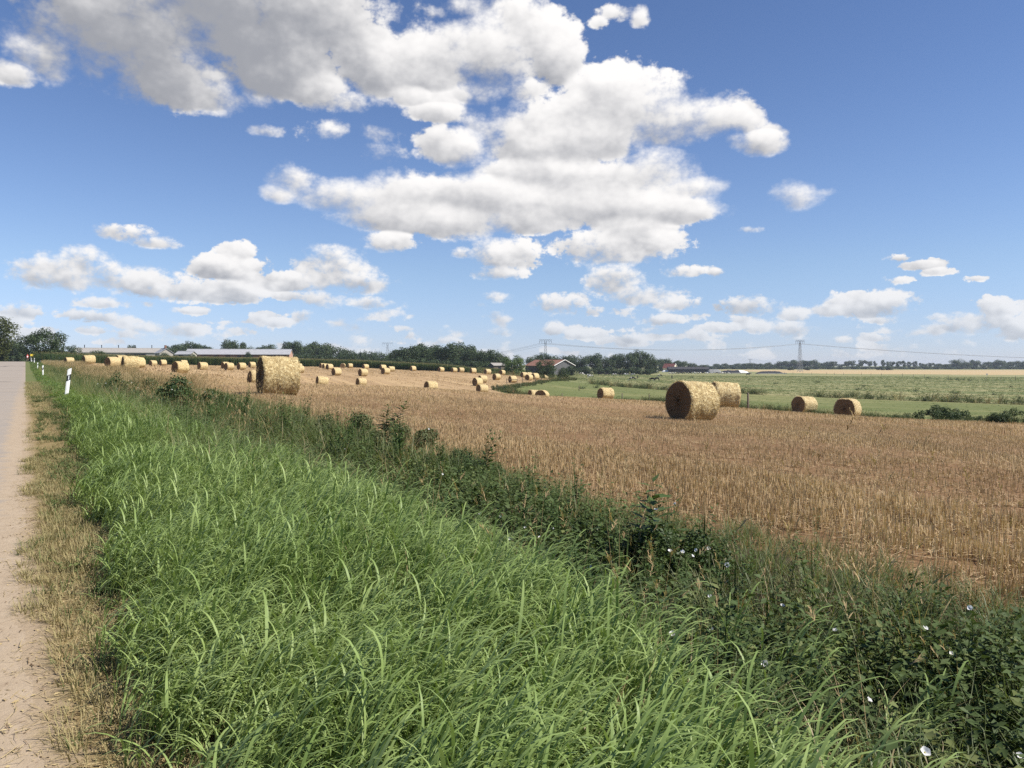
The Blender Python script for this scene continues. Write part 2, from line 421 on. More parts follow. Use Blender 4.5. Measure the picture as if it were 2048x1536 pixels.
    farc = M('SUBTRACT', farc, M('ADD', smooth(el, 0.055, 0.11, 0.0, 2.5), smooth(el, 0.012, 0.0, 0.0, 1.5)))
    b0, height = blobs(ang0)
    b0 = M('SMOOTH_MAX', b0, farc, 0.2)
    off = V('MULTIPLY_ADD', ang0, (1, 1, 0), (0.008, 0.020, 0))
    D = density(b0, ang0, 8)
    D1 = density(b0, ang0, 3.2)
    D2 = density(b0, off, 3.2)

    soft = lerp_(smooth(nsoft, .35, .65), 0.34, 1.25)
    alpha = smooth(D, -0.05, soft)
    # self-shadowing: how much cloud lies between here and the sun, plus fine relief
    shade = M('ADD', M('MULTIPLY_ADD', height, -0.78, 0.16),
              M('ADD', M('MULTIPLY', M('SUBTRACT', D2, D1), 0.66), M('MULTIPLY', M('SUBTRACT', D1, D), 0.26)))
    shade = M('ADD', shade, M('MULTIPLY', M('MAXIMUM', D1, 0.0), 0.16))
    def under(cx, cy, rx, ry):
        a = math.atan((cx - 1024) / F); c = math.cos(a); e = math.atan((HORIZON - cy) / F * c)
        q = V('MULTIPLY_ADD', ang0, (F / rx / c / c, F / ry / c, 0), (-a * F / rx / c / c, -e * F / ry / c, 0))
        return smooth(V('DOT_PRODUCT', q, q), 1.5, 0.0)
    # the overhead cloud is seen from below, on its shaded base
    shade = M('ADD', shade, M('MULTIPLY', under(330, 0, 480, 210), 0.62))
    lit = smooth(shade, -0.30, 1.15, 1.0, 0.0)

    sky = node('ShaderNodeTexSky', sky_type='NISHITA', sun_disc=False)
    sky.sun_elevation = SUN_EL; sky.sun_rotation = SUN_AZ
    sky.air_density = 1.0; sky.dust_density = 0.0; sky.ozone_density = 1.5; sky.altitude = 0
    SKY = 0.1
    tint = mix(smooth(el, 0.0, 0.13), (.73, .86, 1.39, 1), (.92, 1.0, 1.25, 1))
    tint = mix(smooth(el, 0.13, 0.42), tint, (.80, .90, 1.16, 1))
    base = V('MULTIPLY', sky.outputs[0], tint)
    base = V('SCALE', base); base.node.inputs['Scale'].default_value = 0.1
    # clouds: radiance relative to exposure 0
    haze_t = smooth(el, 0.0, 0.20, 0.40, 0.0)
    ccol = mix(lit, (.36, .372, .41, 1), (1.02, 1.0, .985, 1))
    ccol = mix(haze_t, ccol, (.66, .69, .74, 1))
    amax = smooth(el, 0.0, 0.12, 0.72, 1.0)
    fin = mix(M('MULTIPLY', alpha, amax), base, ccol)
    bg = node('ShaderNodeBackground'); L.new(fin, bg.inputs[0]); bg.inputs[1].default_value = 0.69
    out = node('ShaderNodeOutputWorld'); L.new(bg.outputs[0], out.inputs[0])
    w.cycles.sampling_method = 'MANUAL'; w.cycles.sample_map_resolution = 512

# ------------------------------------------------------------------ ground
def lateral(n):
    """metres to the right of the road edge / along the road, as shader values"""
    p = n.pos()
    def dot(v):
        q = n.node('ShaderNodeVectorMath', operation='DOT_PRODUCT'); n.L.new(p, q.inputs[0]); q.inputs[1].default_value = v
        return q.outputs['Value']
    return p, dot((CS, SN, 0)), dot((-SN, CS, 0))

def road_material():
    n = NT('old_asphalt'); p, d, s = lateral(n)
    fine = n.noise(p, 60, 6, .7); mid = n.noise(p, 4, 5, .6); big = n.noise(p, .5, 4)
    asp = n.mix(mid, (.27, .232, .192), (.375, .33, .28))
    asp = n.mix(n.ramp(fine, .35, .75, 0, .5), asp, (.15, .13, .115))
    dirt = n.mix(n.noise(p, 9, 6, .65), (.29, .215, .14), (.45, .36, .255))
    dirt = n.mix(n.ramp(n.noise(p, 38, 3), .62, .72, 0, .7), dirt, (.16, .105, .065))
    peb = n.ramp(n.voro(p, 46), .12, .05)
    dirt = n.mix(n.math('MULTIPLY', peb, .55), dirt, (.5, .44, .38))
    f = n.ramp(n.math('ADD', d, n.math('MULTIPLY', n.math('SUBTRACT', mid, .5), .55)), -.42, -.16)
    f = n.math('MULTIPLY', f, n.ramp(s, 14, 60, 1, .35))
    # dust washed over the asphalt close by, cracks across it further on
    f = n.math('MAXIMUM', f, n.math('MULTIPLY', n.ramp(s, 3, 14, .9, .2), n.ramp(big, .25, .55)))
    col = n.mix(f, asp, dirt)
    q = n.node('ShaderNodeCombineXYZ'); n.put(q.inputs[0], n.math('MULTIPLY', s, .16)); n.put(q.inputs[1], n.math('MULTIPLY', d, .05))
    wob = n.node('ShaderNodeVectorMath', operation='ADD'); n.L.new(q.outputs[0], wob.inputs[0])
    nz = n.noise(p, .7, 3, col=True); sc = n.node('ShaderNodeVectorMath', operation='SCALE'); n.L.new(nz, sc.inputs[0]); sc.inputs['Scale'].default_value = .12
    n.L.new(sc.outputs[0], wob.inputs[1])
    crack = n.ramp(n.voro(wob.outputs[0], 1.0, 'DISTANCE_TO_EDGE'), .012, .002)
    col = n.mix(n.math('MULTIPLY', crack, n.ramp(s, 20, 40, 0, .75)), col, (.07, .06, .055))
    n.bump(n.math('ADD', fine, n.math('MULTIPLY', peb, .6)), .6, .012)
    return n.done(col, .92, .2)
def verge_material():
    n = NT('verge_soil'); p, d, s = lateral(n)
    mid = n.noise(p, 7, 6, .65)
    dirt = n.mix(mid, (.28, .205, .13), (.43, .34, .235))
    dirt = n.mix(n.ramp(n.voro(p, 50), .13, .05, 0, .5), dirt, (.45, .39, .33))
    dry = n.mix(n.noise(p, 25, 4), (.30, .22, .10), (.16, .12, .06))
    soil = n.mix(mid, (.045, .035, .02), (.10, .075, .045))
    edge = n.math('ADD', d, n.math('ADD', n.math('MULTIPLY', n.math('SUBTRACT', mid, .5), .45), n.ramp(s, 1.8, 5, 0, .12)))
    col = n.mix(n.ramp(edge, .10, .30), dirt, dry)
    col = n.mix(n.ramp(edge, .5, .95), col, soil)
    far = n.mix(n.noise(p, .8, 5), (.07, .12, .03), (.18, .16, .07))
    col = n.mix(n.ramp(s, 24, 60), col, far)
    col = n.mix(n.ramp(d, -5.0, -5.6), col, (.07, .12, .03))
    n.bump(n.noise(p, 30, 6, .7), .7, .02)
    return n.done(col, .95, .1)
def stubble_material():
    n = NT('stubble_soil'); p, d, s = lateral(n)
    q = n.node('ShaderNodeCombineXYZ'); n.put(q.inputs[0], n.math('MULTIPLY', d, 1.0)); n.put(q.inputs[1], n.math('MULTIPLY', s, .03))
    band = n.noise(q.outputs[0], .42, 4, .6)
    fine = n.noise(p, 9, 6, .7); litter = n.noise(p, 45, 4, .7, 1.5)
    soil = n.mix(fine, (.085, .045, .022), (.19, .108, .055))
    soil = n.mix(n.ramp(litter, .52, .68, 0, .75), soil, (.42, .27, .12))
    q2 = n.node('ShaderNodeCombineXYZ'); n.put(q2.inputs[0], d); n.put(q2.inputs[1], n.math('MULTIPLY', s, .25))
    st = n.noise(q2.outputs[0], 2.2, 5, .65)
    far = n.mix(st, (.31, .21, .11), (.47, .335, .185))
    far = n.mix(n.ramp(band, .38, .62), n.mix(.6, far, (.25, .16, .085)), far)
    swath = n.ramp(n.noise(q.outputs[0], .9, 2), .60, .68, 0, .5)
    far = n.mix(swath, far, (.52, .36, .17))
    dist = n.node('ShaderNodeVectorMath', operation='LENGTH'); n.L.new(p, dist.inputs[0])
    col = n.mix(n.ramp(dist.outputs['Value'], 10, 75, .12, 1), soil, far)
    n.bump(fine, .8, .03)
    return n.done(col, .95, .1)
def pasture_material(name, g1, g2, straw, amount):
    n = NT(name); p, d, s = lateral(n)
    q = n.node('ShaderNodeCombineXYZ'); n.put(q.inputs[0], n.math('MULTIPLY', d, 1.0)); n.put(q.inputs[1], n.math('MULTIPLY', s, .18))
    a = n.noise(q.outputs[0], .09, 6, .62); b = n.noise(p, .35, 6, .65); c = n.noise(p, 2.5, 5, .7)
    col = n.mix(b, g1, g2)
    col = n.mix(n.ramp(a, .5 - amount * .2, .75 - amount * .2, 0, .85), col, straw)
    col = n.mix(n.ramp(c, .55, .75, 0, .6), col, tuple(x * .45 for x in g1))
    n.bump(c, .8, .12)
    return n.done(col, .95, .1)

def build_ground():
    fine = np.arange(-.66, .70, .0034); rest = np.linspace(.70, 2 * math.pi - .66, 96)[0:-1]
    ph = np.concatenate([fine, rest]); na = len(ph)
    r = np.exp(np.arange(math.log(.12), math.log(5000), .0135)); nr = len(r)
    X = r[:, None] * np.sin(ph)[None]; Y = r[:, None] * np.cos(ph)[None]
    Z = ground_z(X, Y)
    V = np.stack([X, Y, Z], 2).reshape(-1, 3)
    i, j = np.meshgrid(np.arange(nr - 1), np.arange(na), indexing='ij'); j2 = (j + 1) % na
    Fq = np.stack([i*na + j, i*na + j2, (i+1)*na + j2, (i+1)*na + j], 2).reshape(-1, 4)[:, ::-1]
    C = V[Fq].mean(1); s, d = road_sd(C[:, 0], C[:, 1])
    zone = np.full(len(Fq), 4)                                            # pasture
    wob = .05 * np.sin(s * 3.1) + .04 * np.sin(s * 7.7 + 1)
    zone[(d < 120) & (C[:, 1] > -60)] = 3                                 # meadow
    far = [(225, 900), (186, 560), (203, 490), (276, 440), (420, 430), (900, 800), (560, 870)]
    zone[inside(far, C[:, 0], C[:, 1])] = 5
    zone[(d > -14) & (d < 5.7) & (s < 420)] = 1
    zone[inside(STUBBLE, C[:, 0] , C[:, 1])] = 2
    zone[inside(MAIZE, C[:, 0], C[:, 1])] = 6
    zone[(d > -5.0 + wob) & (d < edge_d(s) + wob * .5) & (s < 420)] = 0
    mats = {0: ('road', road_material()), 1: ('roadside_verge', verge_material()), 2: ('stubble_field', stubble_material()),
            3: ('meadow', pasture_material('meadow_grass_cover', (.110, .128, .042), (.150, .168, .062), (.22, .21, .09), .3)),
            4: ('pasture', pasture_material('pasture_cover', (.125, .155, .06), (.18, .195, .085), (.32, .28, .14), .6)),
            5: ('grain_field', pasture_material('ripe_grain', (.40, .29, .15), (.48, .36, .20), (.36, .30, .15), .1)),
            6: ('maize_ground', plain_mat('maize_soil', (.06, .06, .03), .95, .1))}
    for k, (name, m) in mats.items():
        f = Fq[zone == k]
        if not len(f): continue
        u, inv = np.unique(f, return_inverse=True)
        tag(mesh_obj(name, V[u], inv.reshape(-1, 4), m, None, True), kind='structure')

# ------------------------------------------------------------------ plants near the camera
def grass_tuft(seed, n=13, hmin=.14, hmax=.40, lmin=.15, lmax=.29, w=.0102):
    """wind-swept reed grass: steep stems, leaves rising and then arching over towards +X"""
    g = random.Random(seed); q = QB()
    for _ in range(n):
        a = g.uniform(0, 6.28); rr = .12 * math.sqrt(g.random()); x, y = rr * math.cos(a), rr * math.sin(a)
        h = g.uniform(hmin, hmax); az = g.gauss(0, .9); el = g.uniform(1.3, 1.54)
        q.ribbon((x, y, -.03), az, el, h, .0055, .12, 2, 0, 0, .1, 1)
        nl = g.choice((2, 3, 3, 4))
        for k in range(nl):
            t = min(.30 + .72 * (k + .3 + g.random() * .5) / nl, 1.0)
            px, py, pz = x + math.cos(az) * math.cos(el) * h * t, y + math.sin(az) * math.cos(el) * h * t, h * t * math.sin(el) - .03
            la = g.gauss(-.1, .6) if g.random() < .76 else g.uniform(0, 6.28)
            q.ribbon((px, py, pz), la, g.uniform(.95, 1.42), g.uniform(lmin, lmax), w * g.uniform(.6, 1.2), g.uniform(1.2, 2.6), 6, 0, g.uniform(-.25, .25), None, .4, 1.9)
    return q.get()
def fine_tuft(seed, n=26, hmin=.15, hmax=.45, w=.006, spread=.08, droop=(.5, 1.7)):
    g = random.Random(seed); q = QB()
    for _ in range(n):
        a = g.uniform(0, 6.28); rr = spread * math.sqrt(g.random())
        q.ribbon((rr * math.cos(a), rr * math.sin(a), -.02), a + g.uniform(-.6, .6), g.uniform(.9, 1.5), g.uniform(hmin, hmax), w * g.uniform(.6, 1.2), g.uniform(*droop), 4, 0, g.uniform(-.3, .3))
    return q.get()
def leafy_mound(seed, nst=13, hh=.42, leaf=.05, spread=.2, nl=12):
    g = random.Random(seed); q = QB()
    for _ in range(nst):
        a = g.uniform(0, 6.28); rr = spread * .5 * math.sqrt(g.random()); x, y = rr * math.cos(a), rr * math.sin(a)
        az = a + g.uniform(-.8, .8); h = hh * g.uniform(.45, 1.15); el = g.uniform(.85, 1.5)
        for k in range(nl):
            t = (k + g.random()) / nl
            bx = math.cos(el - t * .5) * h * t
            p = (x + math.cos(az) * bx, y + math.sin(az) * bx, h * t * math.sin(el))
            q.leaf(p, az + g.choice((-1, 1)) * g.uniform(.3, 2.4), g.uniform(-.5, .8), leaf * g.uniform(.6, 1.3), leaf * .6 * g.uniform(.6, 1.2), 0, g.uniform(-.7, .7), .3)
        q.ribbon((x, y, 0), az, el, h, .005, .5, 3, 0, 0, .1, 1)
    return q.get()
def herb(seed, h=.8, leaf=.09, n=22, heads=True):
    """upright leafy weed, 0: leaves/stem"""
    g = random.Random(seed); q = QB()
    for st in range(g.choice((1, 2, 3))):
        a0 = g.uniform(0, 6.28); hs = h * g.uniform(.65, 1.05); lean = g.uniform(1.25, 1.52)
        q.ribbon((0, 0, 0), a0, lean, hs, .009, .2, 4, 0, 0, .1, 1); q.ribbon((0, 0, 0), a0 + 1.57, 1.5, hs * .98, .009, .05, 4, 0, 0, .1, 1)
        for k in range(n):
            t = .12 + .88 * (k + g.random() * .5) / n
            p = (math.cos(a0) * math.cos(lean) * hs * t, math.sin(a0) * math.cos(lean) * hs * t, hs * t * math.sin(lean))
            L = leaf * (1.25 - .85 * t) * g.uniform(.7, 1.2)
            q.leaf(p, k * 2.4 + g.uniform(-.4, .4), g.uniform(-.1, .75), L, L * g.uniform(.28, .5), 0, g.uniform(-.4, .4), .3)
    return q.get()
def dry_stem(seed, n=5, h=.9, head=.16, sp=.05):
    g = random.Random(seed); q = QB()
    for _ in range(n):
        a = g.uniform(0, 6.28); hs = h * g.uniform(.6, 1.05); el = g.uniform(1.25, 1.52); dr = g.uniform(.05, .5)
        end = q.ribbon((sp * g.uniform(-1, 1), sp * g.uniform(-1, 1), 0), a, el, hs, .0035, dr, 5, 0, 0, .9, 1)
        for k in range(9):
            t = k / 9; L = head * .35 * (1.1 - t)
            b = end + np.array([math.cos(a) * .35, math.sin(a) * .35, .9 - dr]) * head * (t - .6)
            q.ribbon(b, a + g.uniform(-1.3, 1.3), g.uniform(.4, 1.2), L, .007, .6, 2, 0, 0, .9, .8)
    return q.get()
def stubble_tuft(seed, n=15, L=.27, hh=(.07, .15), w=.0062, width=.035, litter=5):
    g = random.Random(seed); q = QB()
    for _ in range(n):
        h = g.uniform(*hh); x = g.gauss(0, width * .35); y = g.uniform(-L / 2, L / 2)
        a = g.uniform(0, 3.14); lx, ly = g.gauss(0, .05) * h, g.gauss(0, .05) * h; c, s_ = math.cos(a) * w / 2 * g.uniform(.7, 1.3), math.sin(a) * w / 2
        q.quads([(x - c, y - s_, -.02), (x + c, y + s_, -.02), (x + lx + c, y + ly + s_, h), (x + lx - c, y + ly - s_, h)], [(0, 1, 2, 3)], 0, (0, 0, 1, 1))
    for _ in range(litter):
        a = g.uniform(0, 6.28); l = g.uniform(.06, .2); x, y = g.uniform(-.1, .1), g.uniform(-L / 2, L / 2); z = g.uniform(.005, .06)
        dx, dy = math.cos(a) * l, math.sin(a) * l; nx, ny = -math.sin(a) * w * .6, math.cos(a) * w * .6; dz = g.uniform(-.01, .05)
        q.quads([(x - nx, y - ny, z), (x + nx, y + ny, z), (x + dx + nx, y + dy + ny, z + dz), (x + dx - nx, y + dy - ny, z + dz)], [(0, 1, 2, 3)], 0, (.6,) * 4)
    return q.get()

def strip_points(s0, s1, d0, d1, n, seed):
    g = np.random.default_rng(seed)
    s = g.uniform(s0, s1, n); d = g.uniform(d0, d1, n)
    return s, d
def vnoise(x, y, seed=0):
    """cheap smooth 2-D value noise 0..1"""
    g = np.random.default_rng(seed).random((64, 64))
    xi = np.floor(x).astype(int); yi = np.floor(y).astype(int); fx = x - xi; fy = y - yi
    fx = fx * fx * (3 - 2 * fx); fy = fy * fy * (3 - 2 * fy)
    a = g[xi % 64, yi % 64]; b = g[(xi+1) % 64, yi % 64]; c = g[xi % 64, (yi+1) % 64]; e = g[(xi+1) % 64, (yi+1) % 64]
    return (a * (1-fx) + b * fx) * (1-fy) + (c * (1-fx) + e * fx) * fy
def place(s, d, dz=0.0):
    X, Y = from_sd(s, d)
    return np.stack([X, Y, ground_z(X, Y) + dz], 1)
def in_view(P, margin=.08):
    a = P[:, 0] / np.maximum(P[:, 1], .01)
    return (P[:, 1] > .15) & (np.abs(a) < .645 + margin + .5 / np.maximum(P[:, 1], .3))

def build_near_plants():
    m_grass = leaf_mat('lush_grass', (.170, .248, .066), (.295, .368, .128), None, .50, .28, .22, 1.45, .9)
    m_fine = leaf_mat('fine_grass', (.075, .11, .034), (.18, .20, .08), (.32, .25, .13), .5, .3, .3, 1.5, .8)
    m_weed = leaf_mat('weed_leaves', (.038, .064, .020), (.095, .128, .042), (.13, .15, .05), .6, .14, .14, 1.5, .8)
    m_herb = leaf_mat('herb_leaves', (.040, .072, .021), (.105, .145, .046), None, .6, .14, .14, 1.4, .8)
    m_dry = leaf_mat('dry_grass_stems', (.30, .21, .10), (.46, .34, .18), (.20, .12, .06), .7, .2, .25, 1.1, .8)
    m_straw = leaf_mat('stubble_straw', (.38, .258, .138), (.62, .475, .275), (.28, .175, .09), .6, .3, .15, 1.1, .35)
    m_litter = leaf_mat('straw_litter', (.34, .25, .12), (.50, .40, .22), (.16, .10, .05), .7, .2, .1, 1.0, 3.0)

    # lush reed grass along the verge
    tufts = [grass_tuft(k) for k in range(12)]
    parts = []
    for s0, s1, dens in ((-3, 3.5, 94), (3.5, 9, 88), (9, 18, 60), (18, 34, 34), (34, 110, 15)):
        n = int((s1 - s0) * 3.2 * dens); s, d = strip_points(s0, s1, .3, 3.5, n, int(s0 * 7) + 100)
        parts.append((s, d))
    s = np.concatenate([p[0] for p in parts]); d = np.concatenate([p[1] for p in parts])
    nz = vnoise(s * .8 + 9, d * .9, 3)
    left = .42 + .20 * (1 - sstep(s, 1.4, 5.0)) + .030 * np.clip(s - 5, 0, 18) + .30 * (vnoise(s * 1.4, d * 0, 5) - .5)
    right = 1.35 + .37 * np.clip(s, 0, 3.4) + .45 * (vnoise(s * .7, d * 0, 6) - .5) - .15 * sstep(s, 8, 20)
    right = np.where(s > 24, 2.4 + .04 * (s - 24), right)
    stray = (RNG.random(len(s)) < .075) & (d < 3.45) & (vnoise(s * 1.1 + 4, d * 1.3, 71) > .45)
    keep = (d > left) & ((d < right) | stray)
    h = np.clip((d - left) / .35, 0, 1) * .45 + .55
    h *= .80 + .45 * nz
    h *= 1 - .62 * sstep(s, 20, 30)
    P = place(s, d); keep &= in_view(P, .1) & (P[:, 0] ** 2 + P[:, 1] ** 2 > .55 ** 2)
    P, h, s_k = P[keep], h[keep], s[keep]
    n = len(P); wide = 1 + .9 * sstep(s_k, 8, 40)
    sc = np.stack([wide, wide, h], 1) * RNG.uniform(.85, 1.15, n)[:, None]
    scatter('reed_grass', tufts, P, RNG.normal(0, .45, n), sc, m_grass, np.stack([RNG.normal(.10, .10, n), RNG.normal(.02, .10, n)], 1), label='lush green reed grass filling the verge')

    # short dry grass and straw litter at the road edge
    ft = [fine_tuft(50 + k, 18, .03, .10, .004, .05, (.4, 1.4)) for k in range(6)]
    s1, d1 = strip_points(-1, 14, .12, 1.1, 5200, 21); s2, d2 = strip_points(14, 60, .15, 1.6, 4200, 22)
    s = np.concatenate([s1, s2]); d = np.concatenate([d1, d2])
    d = d - .12 + edge_d(s); k = vnoise(s * 2.2, d * 2.5, 8) > (.68 - .52 * sstep(d - edge_d(s), .0, .35)); s, d = s[k], d[k]
    P = place(s, d); v = in_view(P); P = P[v]; s = s[v]; n = len(P)
    scatter('short_verge_grass', ft, P, RNG.uniform(0, 6.28, n), RNG.uniform(.6, 1.4, n) * (1 + .6 * sstep(s, 14, 50)), [leaf_mat('verge_grass', (.21, .185, .08), (.40, .33, .17), (.08, .125, .035), .7, .2, .2, 1.1, 2.5)], label='short dry grass at the edge of the road')
    gw = [leafy_mound(740 + k, 8, .10, .028, .10, 8) for k in range(4)] + [fine_tuft(750 + k, 16, .05, .16, .005, .06, (.5, 1.8)) for k in range(3)]
    s, d = strip_points(-1, 32, .22, 1.0, 1500, 27); k = (vnoise(s * 1.3, d * 2.2, 61) > .52) & (d < .62 + .02 * s); P = place(s[k], d[k]); P = P[in_view(P)]; n = len(P)
    scatter('verge_weeds', gw, P, RNG.uniform(0, 6.28, n), RNG.uniform(.5, 1.2, n), m_weed, label='low green weeds creeping into the dry verge')
    lit = []
    for k in range(6):
        g = random.Random(k); q = QB()
        for _ in range(7):
            if g.random() < .7: q.ribbon((g.uniform(-.07, .07), g.uniform(-.07, .07), g.uniform(.002, .008)), g.uniform(0, 6.28), g.uniform(-.03, .12), g.uniform(.03, .11), g.uniform(.0015, .0035), g.uniform(-.1, .3), 2, 0, g.uniform(-.4, .4), .5, 1)
            else: q.leaf((g.uniform(-.07, .07), g.uniform(-.07, .07), .003), g.uniform(0, 6.28), g.uniform(-.05, .2), g.uniform(.012, .03), g.uniform(.007, .014), 0, g.uniform(-.5, .5), .5)
        lit.append(q.get())
    s, d = strip_points(-1, 12, -.1, 1.0, 8200, 23)
    k = RNG.random(len(s)) < np.exp(-((d - .42) / .33) ** 2) * .8 + .02; P = place(s[k], d[k]); P = P[in_view(P)]; n = len(P)
    scatter('straw_litter', lit, P, RNG.uniform(0, 6.28, n), RNG.uniform(.6, 1.3, n), m_litter, label='scattered straw and dry leaves beside the road')

    # weedy strip between the reed grass and the stubble
    def strip(dens, seed, d0=1.6, d1=5.6, zones=((-3, 10, 1.0), (10, 28, .62), (28, 130, .22))):
        S = []; D = []
        for a, b, f in zones:
            n = int((b - a) * (d1 - d0) * dens * f); s, d = strip_points(a, b, d0, d1, n, seed + int(a) + 7); S.append(s); D.append(d)
        s = np.concatenate(S); d = np.concatenate(D); P = place(s, d); v = in_view(P)
        return s[v], d[v], P[v]
    mounds = [leafy_mound(200 + k, 17, .38, (.030, .038, .046)[k % 3], .22, (20, 16, 13)[k % 3]) for k in range(7)]
    s, d, P = strip(42, 300)
    nz = vnoise(s * .55, d * .8, 11) - .06 * sstep(s, 6, 9) * (1 - sstep(s, 17, 20))
    k = (nz > .30) & (d < 4.9 + .5 * (vnoise(s * .9, d * 0, 13) - .5)) & (d > 1.6 + .34 * np.clip(s, 0, 3.4)); P, s, d = P[k], s[k], d[k]; n = len(P)
    scatter('bindweed_and_weeds', mounds, P, RNG.uniform(0, 6.28, n), RNG.uniform(.6, 1.45, n) * (1 - .55 * sstep(d, 4.1, 4.7)), m_weed, label='dark leafy weeds overgrowing the field edge')
    fts = [fine_tuft(400 + k, 26, .15, .50, .0055, .10, (.4, 1.9)) for k in range(7)]
    s, d, P = strip(40, 330, 1.6, 5.4, ((-3, 10, 1.0), (10, 28, 1.0), (28, 130, .22)))
    k = (vnoise(s * .6 + 20, d * .9, 15) > .25); P, s, d = P[k], s[k], d[k]; n = len(P)
    scatter('tangled_grass', fts, P, RNG.uniform(0, 6.28, n), RNG.uniform(.6, 1.3, n) * (1 + .55 * sstep(s, 7, 10)) * (1 - .45 * sstep(d, 4.2, 4.9)), m_fine, np.stack([RNG.normal(.1, .2, n), RNG.normal(0, .2, n)], 1), label='tangled thin grass among the weeds at the field edge')
    cut = [fine_tuft(450 + k, 22, .04, .17, .0055, .10, (.5, 1.8)) for k in range(6)]
    s, d, P = strip(60, 345, 3.3, 5.4, ((-3, 10, 1.0), (10, 28, .5))); n = len(P)
    scatter('cut_margin_grass', cut, P, RNG.uniform(0, 6.28, n), RNG.uniform(.6, 1.3, n), leaf_mat('cut_grass', (.10, .135, .045), (.20, .22, .09), (.36, .28, .15), .6, .15, .25, 1.3, 1.6), label='short cut grass along the edge of the stubble')
    herbs = [herb(500 + k, .62, .075, 30) for k in range(6)]
    s, d, P = strip(14, 360, 2.2, 4.4)
    k = vnoise(s * .5 + 5, d * .7, 17) > .42; P, s = P[k], s[k]; n = len(P)
    scatter('upright_weeds', herbs, P, RNG.uniform(0, 6.28, n), RNG.uniform(.5, 1.2, n) * (1 + .45 * sstep(s, 7, 10) * (1 - sstep(s, 19, 24))), m_herb, label='upright leafy weeds in the field margin')
    dst = [dry_stem(600 + k) for k in range(7)]
    s, d, P = strip(5.0, 390, 2.4, 5.9, ((-3, 10, .8), (10, 34, 2.4), (34, 130, .8)))
    k = vnoise(s * .4 + 7, d * .6, 19) > .40 - .3 * sstep(s, 30, 50); P, s = P[k], s[k]; n = len(P)
    scatter('dry_seed_grass', dst, P, RNG.uniform(0, 6.28, n), RNG.uniform(.55, 1.05, n), m_dry, np.stack([RNG.normal(.16, .12, n), RNG.normal(0, .1, n)], 1), label='dry grass with seed heads standing in the field margin')

    # dry tall grass beyond the marker posts
    dd = [fine_tuft(700 + k, 24, .3, .8, .009, .18, (.3, 1.1)) for k in range(5)]
    s, d = strip_points(38, 200, 3.0, 9.5, 9000, 41)
    k = (vnoise(s * .12, d * .35, 23) > .30) & (d > 2.6 + .03 * (120 - s)) & (d < 6.2 + 3 * (vnoise(s * .1, d * 0, 29))); P = place(s[k], d[k]); P = P[in_view(P)]; n = len(P)
    scatter('tall_dry_grass', dd, P, RNG.uniform(0, 6.28, n), RNG.uniform(.7, 1.4, n), leaf_mat('bleached_grass', (.30, .22, .11), (.44, .34, .19), (.12, .14, .05), .7, .2, .25, 1.1, .3), np.stack([RNG.normal(.15, .1, n), RNG.normal(0, .1, n)], 1), label='tall bleached grass on the bank past the marker posts')
    # short green grass round the posts and on the far road side
    sg = [fine_tuft(720 + k, 22, .08, .25, .008, .14) for k in range(5)]
    s, d = strip_points(20, 200, .8, 6.5, 14000, 43); s2, d2 = strip_points(20, 260, -11, -5.2, 5000, 44)
    s, d = np.concatenate([s, s2]), np.concatenate([d, d2]); P = place(s, d); P = P[in_view(P)]; n = len(P)
    scatter('short_green_grass', sg, P, RNG.uniform(0, 6.28, n), RNG.uniform(.7, 1.5, n), leaf_mat('short_grass', (.06, .12, .028), (.13, .18, .06), (.28, .24, .11), .6, .2, .25, 1.3, .25), label='short green grass beside the road round the marker posts')

    # stubble rows
    def rows(r0, r1, dens, keepf, seed):
        g = np.random.default_rng(seed); n = int(dens * .5 * (r1 * r1 - r0 * r0) * 1.36)
        rr = np.sqrt(g.uniform(r0 * r0, r1 * r1, n)); ph = g.uniform(-.66, .66, n)
        X, Y = rr * np.sin(ph), rr * np.cos(ph); s, d = road_sd(X, Y)
        d = np.round(d / .15) * .15 + g.normal(0, .012, n); X, Y = from_sd(s, d)
        k = inside(STUBBLE, X, Y)
        if keepf is not None: k &= keepf(s, d)
        X, Y, s, d = X[k], Y[k], s[k], d[k]; P = np.stack([X, Y, ground_z(X, Y)], 1); v = in_view(P)
        return s[v], d[v], P[v]
    A = [stubble_tuft(800 + k) for k in range(10)]
    B = [stubble_tuft(830 + k, 14, .5, (.07, .14), .0065, .10, 5) for k in range(8)]
    C_ = [stubble_tuft(860 + k, 12, 1.4, (.07, .14), .013, .5, 6) for k in range(8)]
    D_ = [stubble_tuft(890 + k, 10, 4.0, (.07, .14), .07, 1.5, 3) for k in range(6)]
    yaw0 = R(31.4)
    for nm, protos, r0, r1, dens in (('stubble_rows', A, 2.5, 15, 62), ('stubble_rows', B, 15, 34, 34), ('stubble_rows', C_, 34, 95, 6.0), ('stubble_rows', D_, 95, 280, .45)):
        s, d, P = rows(r0, r1, dens, None, int(r0 * 10)); n = len(P)
        # tramlines: bands of shorter, darker straw
        band = sstep(.5 * vnoise(d * .75 + 3, s * .015, 31) + .5 * vnoise(d * .27 + 1, s * .008, 37), .28, .70)
        kb = RNG.random(n) < .40 + 1.4 * np.clip(band - .25, 0, .6); s, d, P, band = s[kb], d[kb], P[kb], band[kb]; n = len(P)
        hgt = .55 + .75 * band
        rn = np.clip(RNG.normal(-.05 + .9 * (.65 * band + .35 * vnoise(d * 1.7, s * .04, 33)), .17, n), 0, 1)
        scatter(nm, protos, P, np.full(n, yaw0) + RNG.normal(0, .1, n), np.stack([np.ones(n), np.ones(n), hgt], 1), m_straw, RNG.normal(0, .06, (n, 2)), label='cut straw stubble standing in rows', rnd=rn)
    return dict(grass=m_grass, fine=m_fine, weed=m_weed, herb=m_herb, dry=m_dry, straw=m_straw)

